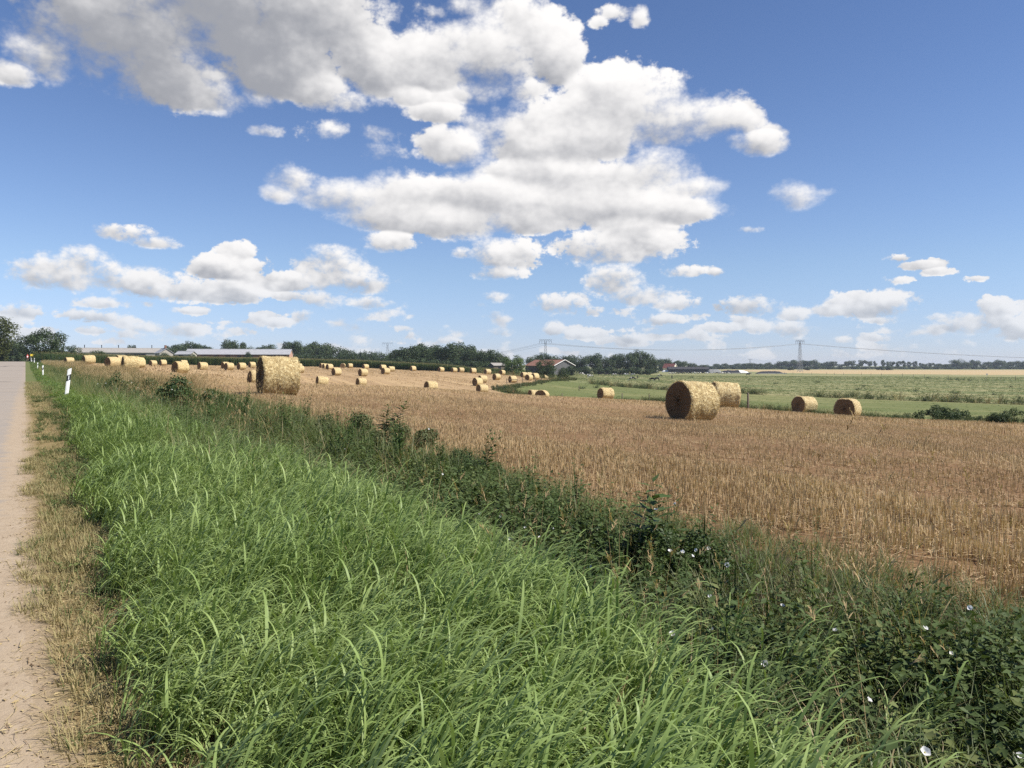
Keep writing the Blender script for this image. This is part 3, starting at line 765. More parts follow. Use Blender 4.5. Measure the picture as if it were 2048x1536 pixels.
# ------------------------------------------------------------------ straw bales
BALE_D, BALE_L = 1.42, 1.38
def wrap_material():
    n = NT('straw_wrap'); o = n.obj(); oi = n.node('ShaderNodeObjectInfo').outputs['Random']
    v = n.map(o, (1.0, 1.0, 1.0))
    a = n.noise(v, 9, 6, .7, 1.2); b = n.voro(n.map(n.noise_warp(v), (1, 1, 1)), 17, 'F1', 'Color'); c = n.noise(v, 42, 4, .75, 2.0)
    bl = n.node('ShaderNodeSeparateColor'); n.L.new(b, bl.inputs[0])
    col = n.mix(n.ramp(a, .3, .7), (.30, .205, .085), (.60, .455, .205))
    col = n.mix(n.ramp(bl.outputs[0], .35, 1.0, 0, .75), col, (.82, .68, .37))
    col = n.mix(n.ramp(c, .40, .28, 0, .8), col, (.13, .085, .035))
    col = n.mix(n.ramp(n.noise(v, 1.6, 3), .55, .72, 0, .35), col, (.25, .19, .085))
    col = n.mix(n.math('MULTIPLY', oi, .22), col, (.44, .33, .19))
    n.bump(n.math('ADD', n.math('MULTIPLY', bl.outputs[0], .6), c), 1.0, .035)
    return n.done(col, .62, .35)
def end_material():
    n = NT('straw_bale_end'); o = n.obj()
    sp = n.node('ShaderNodeSeparateXYZ'); n.L.new(o, sp.inputs[0])
    rad = n.math('SQRT', n.math('ADD', n.math('MULTIPLY', sp.outputs[1], sp.outputs[1]), n.math('MULTIPLY', sp.outputs[2], sp.outputs[2])))
    cr = n.node('ShaderNodeCombineXYZ'); n.put(cr.inputs[0], n.math('MULTIPLY', rad, 9.0))
    ring = n.noise(cr.outputs[0], 3.2, 5, .7); c = n.noise(o, 30, 5, .75, 2)
    col = n.mix(ring, (.12, .075, .038), (.27, .18, .095))
    col = n.mix(n.ramp(c, .58, .74, 0, .6), col, (.36, .25, .13))
    n.bump(n.math('ADD', ring, c), 1.0, .04)
    return n.done(col, .9, .1)
def bale_meshes(k, nseg, nlen, mw, me_, loose, ml):
    """body, two ends, a few loose straws (as unlinked mesh data), axis along X, resting on z = 0"""
    g = np.random.default_rng(900 + k); Rr = BALE_D / 2
    an = np.linspace(0, 2 * math.pi, nseg, endpoint=False); xs = np.linspace(-BALE_L / 2, BALE_L / 2, nlen)
    n1 = sum(g.normal(0, .010) * np.cos(an * f + g.uniform(0, 6)) for f in (2, 3, 4, 5, 7))
    flat = np.where(np.sin(an) < -.86, (np.abs(np.sin(an)) - .86) * -.35, 0) * Rr
    rad = Rr + n1 + flat
    Rm = rad[None, :] + g.normal(0, .007, (nlen, nseg)) + .012 * np.sin(xs * 9 + g.uniform(0, 6))[:, None]
    edge = BALE_L / 2 - np.abs(xs); Rm -= (.055 * np.clip(1 - edge / .07, 0, 1) ** 2)[:, None]
    V = np.stack([np.repeat(xs[:, None], nseg, 1), Rm * np.cos(an), Rm * np.sin(an)], 2)
    V[:, :, 0] += g.normal(0, .006, (nlen, nseg))
    i, j = np.meshgrid(np.arange(nlen - 1), np.arange(nseg), indexing='ij'); j2 = (j + 1) % nseg
    Fq = np.stack([i*nseg + j, (i+1)*nseg + j, (i+1)*nseg + j2, i*nseg + j2], 2).reshape(-1, 4)[:, ::-1]
    V[:, :, 2] += Rr - .05
    body = mesh_obj('body', V.reshape(-1, 3), Fq, mw, None, True, link=False).data
    ends = []
    for sgn, row in ((-1, 0), (1, nlen - 1)):
        nr = 14; fr = np.linspace(1, 0.03, nr); base = V[row].copy(); cen = np.array([0, 0, Rr - .05])
        P = np.empty((nr, nseg, 3))
        for q in range(nr):
            P[q] = cen + (base - cen) * fr[q]
            P[q, :, 0] = base[:, 0].mean() * (1 - sstep(1 - fr[q], 0, .1)) + sgn * (BALE_L / 2 - .004) * sstep(1 - fr[q], 0, .1) + (g.normal(0, .012, nseg) if q else 0)
            if q == 0: P[q] = base
        ii, jj = np.meshgrid(np.arange(nr - 1), np.arange(nseg), indexing='ij'); jj2 = (jj + 1) % nseg
        Fe = np.stack([ii*nseg + jj, ii*nseg + jj2, (ii+1)*nseg + jj2, (ii+1)*nseg + jj], 2).reshape(-1, 4)
        if sgn > 0: Fe = Fe[:, ::-1]
        ends.append(mesh_obj('end_face', P.reshape(-1, 3), Fe, me_, None, True, link=False).data)
    lo = None
    if loose:
        q = QB(); r = random.Random(k)
        for _ in range(loose):
            a = r.uniform(-.6, 3.75); x = r.uniform(-BALE_L / 2, BALE_L / 2) if r.random() < .7 else r.choice((-1, 1)) * BALE_L / 2 * r.uniform(.94, 1)
            p = (x, (Rr - .012) * math.cos(a), (Rr - .012) * math.sin(a) + Rr - .05)
            # lies on the wrap: mostly tangential, slightly outwards
            t = np.array([r.uniform(-1, 1), -math.sin(a), math.cos(a)]) * r.choice((-1, 1)) + np.array([0, math.cos(a), math.sin(a)]) * r.uniform(.1, .7)
            t /= np.linalg.norm(t)
            q.ribbon(p, math.atan2(t[1], t[0]), math.asin(max(-1, min(1, t[2]))), r.uniform(.05, .16), r.uniform(.005, .011), r.uniform(-.3, .8), 2, 0, r.uniform(-.4, .4), .5, 1)
        Vq, Fqq, _, T = q.get()
        nb = nseg * nlen
        body = mesh_obj('body', np.concatenate([V.reshape(-1, 3), Vq]), np.concatenate([Fq, Fqq + nb]), [mw, ml], np.concatenate([np.zeros(len(Fq), int), np.ones(len(Fqq), int)]), True,
                        {'rnd': np.concatenate([np.zeros(nb), np.repeat(RNG.random(len(Vq) // 6 + 1), 6)[:len(Vq)]]), 'tone': np.concatenate([np.zeros(nb), T])}, link=False).data
    return body, ends, lo

# px centre, metres ahead, how far the dark end is turned from facing us (degrees), label
BALES = [
 (1383,28.9,48,'big straw bale with dark round end, nearest one in the right half of the stubble'),
 (1447,45,72,'straw bale tucked close behind the right shoulder of the big right-hand bale'),
 (555,31.6,77,'big straw bale seen side-on, largest and nearest in the left half of the photo'),
 (513,74,76,'straw bale peeping out left behind the large side-on bale'),
 (1608,66,44,'straw bale at the right field edge with another bale just to its right'),
 (1695,56,17,'bale at the right field edge showing its whole dark round end'),
 (1211,93,60,'lone pale bale half sunk behind the field crest below the grazing cattle'),
 (1084,101,18,'half hidden bale whose arched dark end shows above the field crest'),
 (1068,106,60,'sunken bale just left behind the arched bale on the field crest'),
 (861,106,62,'lone bale with its base hidden by the crest in the middle of the stubble'),
 (964,127,58,'lowest and nearest of three bales clustered beside the hollow'),
 (955,150,52,'dark ended bale standing left in the cluster of three by the hollow'),
 (965,163,60,'rear bale of the cluster of three by the hollow'),
 (643,117,70,'pale bale half hidden by the crest behind the dry seed heads'),
 (722,131,68,'half sunk bale below the row with a dark end, right of the seed heads'),
 (673,150,58,'upright standing bale with round dark end, first right of the big side-on bale'),
 (726,152,56,'bale with dark end standing just above the half sunk bale'),
 (771,170,55,'nearest bale of the trio in front of the maize middle'),
 (782,200,62,'right hand bale of the trio in front of the maize middle'),
 (766,230,58,'rear bale of the trio in front of the maize middle'),
 (731,240,60,'small bale against the maize between the trio and the four to its left'),
 (700,250,66,'small bale against the maize, rightmost of the four behind the dark-ended bale'),
 (686,250,12,'small bale against the maize turned with its brown round end facing us'),
 (659,205,58,'bale against the maize before a hidden one, second of the four from the left'),
 (651,222,60,'bale mostly hidden behind its neighbour in the four against the maize'),
 (645,235,60,'leftmost small bale of the four against the maize right of the big bale'),
 (599,155,70,'bale showing just right behind the large side-on bale'),
 (597,200,66,'distant bale half hidden above the one right behind the large side-on bale'),
 (504,200,68,'small bale at the maize just left above the large side-on bale'),
 (483,165,62,'bale second left of the large side-on bale in the row by the maize'),
 (458,158,58,'bale with dark end in the row by the maize, doubled by another behind'),
 (451,176,60,'bale hidden behind the dark ended one in the row by the maize'),
 (405,150,62,'lone stout bale in the middle of the left stubble'),
 (360,95,62,'bale half buried in weeds left below the row by the maize'),
 (367,205,66,'small bale at the maize above the weed-buried bale'),
 (326,200,62,'small bale at the maize, right of two near the left end'),
 (306,190,60,'small bale at the maize, left of two near the left end'),
 (260,78,80,'large pale bale behind the flowering bush at the left end of the stubble'),
 (243,118,64,'bale showing left behind the large pale bale by the bush'),
 (276,112,66,'bale showing right behind the large pale bale by the bush'),
 (225,110,56,'tilted looking bale left of the large pale bale by the bush'),
 (178,122,66,'bale rising from bleached grass near the road'),
 (138,150,70,'bale top just visible over bleached grass, leftmost and closest to the road'),
 (826,230,56,'single bale at the maize right of the trio'),
 (882,230,56,'single bale at the maize, left of the close pair'),
 (908,232,56,'left bale of the close pair along the maize'),
 (922,234,62,'right bale of the close pair along the maize'),
 (946,228,66,'small bale at the maize just right of the close pair'),
 (975,222,58,'bale by the thinning end of the maize'),
 (1004,228,40,'brownish small bale at the very end of the maize'),
 (993,182,54,'bale in the gap between the maize end and the hollow'),
 (1025,172,56,'bale standing behind the wooden rail on the hollow rim'),
 (1058,186,35,'brownish bale behind the thin fence posts past the hollow'),
 (1048,208,58,'left bale of the two overlapping ones before the round dark tree'),
 (1058,216,62,'right bale of the two overlapping ones before the round dark tree'),
 (1070,194,54,'bale with clear round dark end before the round dark tree'),
 (1088,214,60,'rightmost far bale, beside the bush near the red roofed barn'),
]
def build_bales():
    mw, me_ = wrap_material(), end_material()
    ml = leaf_mat('loose_bale_straw', (.50, .37, .16), (.74, .60, .33), None, .5, .4, .15, 1.1, 2.0)
    hi = [bale_meshes(k, 128, 34, mw, me_, 1500, ml) for k in range(2)]
    mid = [bale_meshes(5 + k, 96, 20, mw, me_, 500, ml) for k in range(3)]
    low = [bale_meshes(10 + k, 56, 9, mw, me_, 0, ml) for k in range(4)]
    for i, (px, Y, al, lab) in enumerate(BALES):
        x, y, z = at(px, Y); ph = math.atan2(x, y)
        c = np.array([-math.sin(ph), -math.cos(ph)]); left = np.array([-math.cos(ph), math.sin(ph)])
        al += (i * 37 % 11 - 5) * .8 if Y > 60 else 0
        nrm = c * math.cos(R(al)) + left * math.sin(R(al))        # outward normal of the dark end = -X of the mesh
        body, ends, lo = (hi if Y < 40 else mid if Y < 110 else low)[i % (2 if Y < 40 else 3 if Y < 110 else 4)]
        j = 1.075 + (i * 53 % 9 - 4) * .012
        sc = (1.03 + (i * 29 % 7 - 3) * .02, j, j)
        e = empty('straw_bale', (x, y, z), math.atan2(-nrm[1], -nrm[0]), lab, 'straw bale', 'round straw bales on the stubble', sc)
        # lie along the slope of the field
        d = .7; dzx = (gz(x + d, y) - gz(x - d, y)) / (2 * d); dzy = (gz(x, y + d) - gz(x, y - d)) / (2 * d)
        ax = -nrm; e.rotation_euler = (0, -math.atan(dzx * ax[0] + dzy * ax[1]), math.atan2(ax[1], ax[0]))
        for nm, dt in [('body', body), ('end_face', ends[0]), ('end_face', ends[1]), ('straw_fringe', lo)]:
            if dt is None: continue
            o = bpy.data.objects.new(nm, dt); COL.objects.link(o); o.parent = e

# ------------------------------------------------------------------ trees, bushes
def crown_mesh(seed, n, size, blobs, mats, flat=.0, name='crown'):
    """leaf clumps spread through lumpy volumes; blobs: (x, y, z, r)"""
    g = np.random.default_rng(seed); B = np.array(blobs); w = B[:, 3] ** 2; w /= w.sum()
    k = g.choice(len(B), n, p=w); u = g.normal(0, 1, (n, 3)); u /= np.linalg.norm(u, axis=1)[:, None]
    rr = B[k, 3] * g.uniform(.25, 1, n) ** .45 * (1 + .18 * np.maximum(0, g.normal(0, 1, n)))
    C = B[k, :3] + u * rr[:, None]
    nr = u * .8 + g.normal(0, .55, (n, 3)); nr[:, 2] += .25; nr /= np.linalg.norm(nr, axis=1)[:, None]
    t = np.cross(nr, g.normal(0, 1, (n, 3))); t /= np.linalg.norm(t, axis=1)[:, None]; b = np.cross(nr, t)
    s = size * g.uniform(.55, 1.35, n)[:, None]
    V = np.stack([C - t * s, C - b * s * .55 + nr * s * .12, C + t * s, C + b * s * .55 - nr * s * .1], 1).reshape(-1, 3)
    V[:, 2] = np.maximum(V[:, 2], .01)
    rb = g.random(len(B)); rnd = np.clip(rb[k] * .6 + g.random(n) * .4, 0, 1)
    return mesh_obj(name, V, np.arange(n * 4).reshape(-1, 4), mats, None, False, {'rnd': np.repeat(rnd, 4), 'tone': np.full(n * 4, .3)}, link=False).data
def tree_protos(mleaf, mleaf_light, mbark, mcon, mwarm):
    out = {}
    def mk(kind, seed, zc, rx, rz, nb, br, n, size, ml, trunk=.3, tw=.022, low=0.0, multi=False):
        g = random.Random(seed); blobs = []
        while len(blobs) < nb:
            x, y, z = g.uniform(-1, 1), g.uniform(-1, 1), g.uniform(-1, 1); q = x*x + y*y + z*z
            if q > 1 or q < .12: continue
            sq = 1 - .25 * max(0, -z)
            blobs.append((x * (rx - br * .6) * sq, y * (rx - br * .6) * sq, zc + z * (rz - br * .6), br * g.uniform(.6, 1.25)))
        if low:
            for _ in range(int(nb * .5)):
                a = g.uniform(0, 6.28); q = rx * g.uniform(.3, .85); blobs.append((q * math.cos(a), q * math.sin(a), g.uniform(.08, low), br * g.uniform(.6, 1)))
        cr = crown_mesh(seed, n, size, blobs, ml)
        mb = MB(); top = zc + rz * .4
        if multi:
            for k in range(4):
                a = k * 1.7 + g.random(); mb.tube([(0.02*math.cos(a), .02*math.sin(a), -.03), (.10*math.cos(a), .10*math.sin(a), .25), (.2*math.cos(a), .2*math.sin(a), .6)], [tw, tw * .7, tw * .2], 6)
        else:
            mb.tube([(0, 0, -.04), (.004, 0, .1), (-.006, .008, trunk), (.01, -.01, top)], [tw * 1.4, tw, tw * .8, tw * .25], 8)
            for k in range(6):
                a = k * 2.4 + g.random(); z0 = trunk * g.uniform(.7, 1.3)
                mb.tube([(0, 0, z0), (rx*.35*math.cos(a), rx*.35*math.sin(a), z0 + .14), (rx*.75*math.cos(a), rx*.75*math.sin(a), z0 + .3)], [tw * .55, tw * .35, tw * .1], 5)
        tr = mb.build('trunk', mbark, link=False, smooth=True).data
        out.setdefault(kind, []).append((cr, tr))
    for k in range(4): mk('round', 30 + k, .57, .5, .43, 24, .17, 5200, .026, mleaf)
    for k in range(2): mk('low', 40 + k, .52, .5, .46, 26, .17, 5200, .028, mleaf, .2, .02, .25)
    for k in range(3): mk('tall', 50 + k, .60, .36, .38, 15, .13, 2200, .028, mleaf, .35, .022)
    for k in range(2): mk('bushy', 60 + k, .50, .5, .47, 34, .13, 9000, .020, mleaf, .15, .018, .3, True)
    for k in range(2): mk('warm', 65 + k, .55, .5, .45, 30, .14, 9000, .020, mwarm, .2, .02, .3)
    for k in range(2): mk('light', 70 + k, .50, .5, .47, 26, .15, 5200, .026, mleaf_light, .15, .018, .3, True)
    for k in range(2): mk('shrub', 80 + k, .45, .5, .45, 20, .20, 3000, .036, mleaf, .1, .016, .3, True)
    blobs = [(0, 0, .12 + .86 * t, .20 * (1 - t) + .012) for t in np.linspace(0, 1, 16)]
    cr = crown_mesh(90, 3500, .024, blobs, mcon); mb = MB(); mb.tube([(0, 0, -.03), (0, 0, .5), (0, 0, .95)], [.025, .015, .004], 8)
    out['conifer'] = [(cr, mb.build('trunk', mbark, link=False).data)]
    return out
KNAME = {'round': 'deciduous_tree', 'low': 'deciduous_tree', 'tall': 'slender_tree', 'bushy': 'roadside_tree', 'warm': 'roadside_tree', 'light': 'young_tree', 'shrub': 'shrub', 'conifer': 'conifer_tree'}
TREES_PLACED = []
def plant_tree(pr, kind, px, top, wpx, Y, label, group=None, zbase=None):
    x, y, z = at(px, Y); h = max(1.0, zat(top, Y) - z); w = wpx / F * Y
    k = pr[kind][int(px * 7 + Y) % len(pr[kind])]
    e = empty(KNAME[kind], (x, y, z), (px * 1.7 + Y) % 6.28, label, 'shrub' if kind == 'shrub' else 'tree', group, (w, w, h))
    for nm, dt in (('crown', k[0]), ('trunk', k[1])):
        o = bpy.data.objects.new(nm, dt); COL.objects.link(o); o.parent = e
    return e
ORD = ['first','second','third','fourth','fifth','sixth','seventh','eighth','ninth','tenth','eleventh','twelfth','thirteenth','fourteenth','fifteenth','sixteenth','seventeenth','eighteenth','nineteenth','twentieth','twenty-first','twenty-second','twenty-third','twenty-fourth','twenty-fifth','twenty-sixth','twenty-seventh','twenty-eighth','twenty-ninth','thirtieth']

def build_land():
    mleaf = leaf_mat('tree_leaves', (.030, .050, .020), (.070, .100, .038), None, .6, .25, .18, 1.5, .05)
    mlight = leaf_mat('light_tree_leaves', (.055, .09, .028), (.13, .18, .055), None, .6, .25, .25, 1.5, .2)
    mwarm = leaf_mat('roadside_leaves', (.045, .060, .020), (.11, .12, .04), None, .6, .25, .25, 1.5, .2)
    mcon = leaf_mat('conifer_needles', (.014, .028, .014), (.030, .048, .022), None, .7, .2, .1, 1.2, .05)
    mbark = plain_mat('bark', (.085, .065, .045), .9, .2, .4, 12, 0, .5)
    pr = tree_protos(mleaf, mlight, mbark, mcon, mwarm)
    # by the road
    plant_tree(pr, 'warm', -22, 628, 120, 215, 'tall dark tree cut by the left edge of the photo, beyond the road')
    plant_tree(pr, 'low', 24, 676, 54, 300, 'shaded tree at the end of the road, behind the white posts')
    plant_tree(pr, 'low', 46, 692, 30, 330, 'dim tree at the very end of the road behind the cyclist')
    for px_, lab_ in ((10, 'left'), (34, 'middle'), (60, 'right')):
        plant_tree(pr, 'shrub', px_, 694, 52, 390, f'{lab_} one of three dark shrubs closing the view at the road end', 'shrubs at the road end')
    plant_tree(pr, 'bushy', 88, 650, 92, 225, 'broad bushy tree right of the road end, standing free against the sky')
    plant_tree(pr, 'bushy', 142, 688, 42, 250, 'smaller bushy tree right behind the broad roadside tree')
    plant_tree(pr, 'shrub', 197, 697, 40, 290, 'round shrub in front of the long grey shed')
    plant_tree(pr, 'shrub', 170, 705, 24, 280, 'low shrub between the small roadside tree and the grey shed')
    plant_tree(pr, 'tall', 263, 686, 26, 420, 'bare looking treetop rising behind the long grey shed roof')
    plant_tree(pr, 'shrub', 497, 702, 17, 385, 'small tree standing before the dark wall of the long barn')
    plant_tree(pr, 'shrub', 330, 704, 26, 330, 'low bush in front of the small white gabled house')
    plant_tree(pr, 'shrub', 385, 706, 18, 335, 'small bush at the left end of the long barn')
    # wood behind the barn and the maize
    wood = [('round',340,689,26),('round',358,687,32),('round',381,684,36),('round',408,684,32),('tall',432,700,24),('round',457,680,34),('round',480,680,24),('low',500,692,28),('round',528,685,36),('low',550,694,26),('round',586,680,44),
            ('low',610,688,34),('round',636,679,48),('low',664,688,44),('low',694,696,36),('conifer',721,698,14),('round',712,702,24),('low',733,699,30),('conifer',744,699,13),('low',760,702,34),('light',780,704,26)]
    for i, (k, px, top, w) in enumerate(wood):
        near = 'behind the long barn' if px < 582 else 'behind the maize left of the big wood'
        j = i if px < 582 else i - 11
        plant_tree(pr, k, px, top, w * 1.25, 450 + (i * 31 % 5) * 12, f'{ {"conifer": "dark pointed conifer", "light": "pale green tree"}.get(k, "dark leafy tree") } {near}, {ORD[j]} from the left', 'trees behind the barn and maize')
    big = [('round',808,688,54),('low',830,692,44),('round',852,682,60),('low',873,690,44),('round',896,683,58),('round',925,684,54),('low',946,694,44),('round',966,695,44),('low',986,702,40),('low',1006,709,30)]
    for i, (k, px, top, w) in enumerate(big):
        plant_tree(pr, k, px, top, w * 1.2, 330 + (i * 3 % 4) * 14, f'tall dark tree in the big wood right of the maize middle, {ORD[i]} from the left', 'trees of the big wood')
    for i, px in enumerate((795, 822, 845, 868, 890, 913, 935, 955, 978)):
        plant_tree(pr, 'shrub', px, 712 + i * 1.2, 40, 315, f'dark understorey bush at the foot of the big wood, {ORD[i]} from the left', 'bushes under the big wood')
    for i, px in enumerate((590, 612, 636, 660, 685, 706, 728, 752, 774)):
        plant_tree(pr, 'shrub', px, 705 + i * .6, 34, 425, f'dark bush behind the maize left of the big wood, {ORD[i]} from the left', 'bushes behind the maize')
    # round the red roofed barn
    plant_tree(pr, 'light', 1027, 708, 54, 262, 'pale green spreading young tree at the end of the maize')
    plant_tree(pr, 'bushy', 1092, 716, 52, 240, 'round dark tree in front of the red roofed barn')
    plant_tree(pr, 'bushy', 1128, 733, 30, 236, 'small dark bush right of the round tree before the barn gable')
    plant_tree(pr, 'shrub', 1056, 738, 20, 275, 'low bush between the pale young tree and the red roofed barn')
    plant_tree(pr, 'shrub', 1142, 730, 28, 350, 'bush against the gable of the red roofed barn')
    cen = [('low',1068,709,34),('round',1088,707,36),('low',1112,709,36),('round',1140,711,40),('low',1162,709,34),('round',1190,706,38),('low',1212,711,34),('round',1234,707,36),('round',1256,706,34),('round',1280,702,46),('low',1302,712,28)]
    for i, (k, px, top, w) in enumerate(cen):
        plant_tree(pr, k, px, top, w * 1.2, 455 + (i * 17 % 4) * 10, f'dark tree in the row behind the red roofed barn, {ORD[i]} from the left', 'trees behind the red roofed barn')
    for i, (px, top, w) in enumerate(((1170,733,36),(1196,735,34),(1222,734,34),(1247,736,34),(1270,733,34),(1294,737,32))):
        plant_tree(pr, 'shrub', px, top, w, 432, f'bush in the hedge above the grazing cattle, {ORD[i]} from the barn', 'hedge bushes above the pasture')
    for i, (k, px, top, w) in enumerate((('low',1318,717,34),('low',1336,716,36),('round',1360,719,32),('low',1386,725,24),('low',1402,729,20))):
        plant_tree(pr, k, px, top, w * 1.15, 690 + i * 8, f'bluish distant tree round the dark red house, {ORD[i]} from the left', 'trees round the distant red house')
    far = [(1414,729,16),(1432,727,16),(1450,726,16),(1464,729,14),(1478,726,20),(1492,726,18),(1506,725,20),(1522,726,20),(1538,724,18),(1548,728,16),
           (1560,722,24),(1580,718,26),(1594,722,20),(1606,720,26),(1628,719,26),(1645,726,22),(1656,722,22),(1668,721,18),(1682,727,18),(1693,721,16),(1704,719,18),(1718,727,16),(1724,718,18),(1738,720,16),(1750,722,10)]
    for i, (px, top, w) in enumerate(far):
        plant_tree(pr, 'tall' if w < 19 and i > 9 else 'round' if i % 2 else 'low', px, top, w * 1.25, 1080 + (i * 13 % 7) * 14, f'distant tree on the right horizon, {ORD[i]} of the far row from its left end', 'far row of trees on the right horizon')
    far2 = [(1766,720,14),(1776,723,12),(1784,721,14),(1796,721,16),(1808,720,14),(1818,722,14),(1830,721,14),(1842,725,12),(1850,726,14),(1862,724,14),(1872,727,14),(1886,726,22),(1900,727,26),(1917,717,30),(1932,724,22),(1950,718,20),(1964,727,16),(1980,722,24),(1998,719,28),(2014,722,24),(2032,721,26),(2052,720,30)]
    for i, (px, top, w) in enumerate(far2):
        plant_tree(pr, 'tall' if w < 17 else 'low' if w > 24 else 'round', px, top, w * 1.25, 1060 + (i * 11 % 7) * 14, f'distant tree on the right horizon, {ORD[len(far2)-1-i]} in from the right edge', 'far row of trees at the right edge')
    for i, px in enumerate(range(1418, 2060, 24)):
        plant_tree(pr, 'shrub', px, 731.5 + (i * 7 % 3) * .8, 34, 1040, f'low dark bush under the far tree row, {ORD[i]} from the left', 'bushes under the far trees')
    plant_tree(pr, 'shrub', 1763, 731, 18, 850, 'left half of the dark square copse standing alone in the ripe field')
    plant_tree(pr, 'shrub', 1778, 732, 16, 850, 'right half of the dark square copse standing alone in the ripe field')
    plant_tree(pr, 'shrub', 1581, 733, 14, 830, 'dark bush in the ripe field left of the lattice pylon foot')
    plant_tree(pr, 'shrub', 1615, 733, 13, 830, 'dark bush in the ripe field right of the lattice pylon foot')

    # bushes along the right field edge and the wet ditch
    def bush(px, by, Y, wpx, top, label, name='bush', ml=None, n=5000, flower=None, tall=.9, group=None, leaf=.02):
        x, y, z = at(px, Y); w = wpx / F * Y; h = max(.3, zat(top, Y) - z)
        g = random.Random(int(px)); bl = []
        for _ in range(22):
            a = g.uniform(0, 6.28); q = math.sqrt(g.random()) * .42 * w; zz = h * g.uniform(.15, .8) * (1 - .6 * (q / (.5 * w)) ** 2)
            bl.append((q * math.cos(a), q * math.sin(a) * .7, zz, h * g.uniform(.14, .26)))
        e = empty(name, (x, y, z), 0, label, name.replace('_', ' '), group)
        o = bpy.data.objects.new('foliage', crown_mesh(int(px), n, leaf * math.sqrt(w * h) * 1.2, bl, ml or mb_, name='foliage')); COL.objects.link(o); o.parent = e
        q = QB()
        for _ in range(26):
            a = g.uniform(0, 6.28); q.ribbon((g.uniform(-.2, .2) * w, g.uniform(-.2, .2) * w * .7, 0), a, g.uniform(.9, 1.5), h * g.uniform(.6, 1.15), .012 + .004 * h, .3, 4, 0, 0, .1, 1)
        V, Fq, M, T = q.get(); mesh_obj('stem', V, Fq, mstem, None, False, {'rnd': np.full(len(V), .4), 'tone': T}, e)
        if flower:
            for _ in range(flower):
                b = g.choice(bl); a = g.uniform(0, 6.28); el = g.uniform(.1, 1.2)
                p = (b[0] + b[3]*1.05*math.cos(a)*math.cos(el), b[1] + b[3]*1.05*math.sin(a)*math.cos(el), b[2] + b[3]*1.05*math.sin(el))
                f = bpy.data.objects.new('blossom', BLOSSOM); COL.objects.link(f); f.location = p; f.rotation_euler = (g.uniform(.2, 1.3), 0, g.uniform(-.8, .8)); f.scale = (.6,) * 3; f.parent = e
        return e
    mb_ = leaf_mat('bush_leaves', (.030, .052, .018), (.070, .10, .036), None, .6, .25, .2, 1.5, .8)
    mstem = leaf_mat('bush_stems', (.06, .07, .03), (.12, .11, .05), None, .8, .2, .1, 1.0, 1.0)
    mroad = leaf_mat('bramble_leaves', (.036, .064, .020), (.085, .12, .038), (.16, .14, .05), .55, .3, .25, 1.5, .9)
    mthick = leaf_mat('thicket_leaves', (.055, .075, .028), (.13, .145, .06), (.28, .21, .10), .6, .2, .15, 1.3, .9)
    global BLOSSOM
    BLOSSOM = blossom_mesh()
    bush(372, 842, 20.5, 190, 752, 'broad dark green bush with a few white blossoms at the stubble edge', 'bramble_bush', mroad, 14000, 12, leaf=.017)
    bush(300, 838, 23, 125, 768, 'lower left shoulder of thicket beside the broad dark bush', 'bramble_bush', mroad, 5000, 6, leaf=.017)
    bush(256, 800, 29, 112, 730, 'flowering dark bush with many white blossoms before the large pale bale', 'bramble_bush', mroad, 8000, 30, leaf=.016)
    bush(575, 880, 15.2, 130, 822, 'low green brown thicket right of the broad dark bush at the stubble edge', 'weed_thicket', mthick, 6500, 3, leaf=.016)
    bush(690, 900, 13.8, 160, 818, 'ragged thicket left of the bushy tall weed at the stubble edge', 'weed_thicket', mthick, 8000, 3, leaf=.016)
    bush(805, 930, 12.2, 170, 838, 'ragged thicket below the bushy tall weed at the stubble edge', 'weed_thicket', mthick, 8000, 3, leaf=.016)
    bush(930, 985, 10.3, 170, 893, 'thicket at the foot of the nettle like weed left of centre', 'weed_thicket', mroad, 8000, 2, leaf=.016)
    bush(1330, 1130, 6.0, 260, 1030, 'dark thicket at the foot of the tall leafy weed right of centre', 'weed_thicket', mroad, 9000, 3, leaf=.018)
    bush(1882, 838, 54, 120, 806, 'broad dark bush on the right field edge, left of the one at the photo edge', 'bush', None, 6000, leaf=.018)
    bush(1800, 838, 57, 60, 822, 'small low bush left of the broad dark bush on the right field edge', 'bush', None, 2600)
    bush(1955, 846, 51, 74, 827, 'low bush between the two dark ones on the right field edge', 'bush', None, 2600)
    bush(1745, 834, 60, 46, 824, 'smallest bush on the right field edge, next to the rightmost bale', 'bush', None, 1800)
    bush(2020, 850, 45.5, 100, 815, 'dark bush on the right field edge at the edge of the photo', 'bush', None, 6000, leaf=.018)
    bush(1000, 780, 141, 42, 768, 'dark green bush at the near corner of the hollow meadow', 'bush', None, 3000)
    bush(1022, 782, 138, 30, 773, 'paler bush next to the corner bush of the hollow meadow', 'bush', mroad, 2000)
    bush(1083, 762, 205, 22, 758, 'brownish weed clump on the rim of the hollow meadow', 'bush', mroad, 1500)
    reed = leaf_mat('reed_leaves', (.045, .065, .022), (.12, .13, .05), (.28, .22, .11), .6, .2, .2, 1.2, .2)
    clump = [fine_tuft(950 + k, 40, .5, 1.25, .03, .45, (.2, 1.0)) for k in range(5)]
    mnd = [leafy_mound(960 + k, 12, 1.0, .16, .6, 11) for k in range(4)]
    # ditch vegetation across the pasture
    s = RNG.uniform(-60, 260, 1500); d = 120 + RNG.normal(0, 1.7, 1500); k = vnoise(s * .06, d * 0, 51) > .22; P = place(s[k], d[k], .15); P = P[in_view(P)]; n = len(P)
    scatter('ditch_reeds', clump + mnd, P, RNG.uniform(0, 6.28, n), RNG.uniform(.7, 1.7, n), reed, label='reeds and weeds along the wet ditch across the pasture')
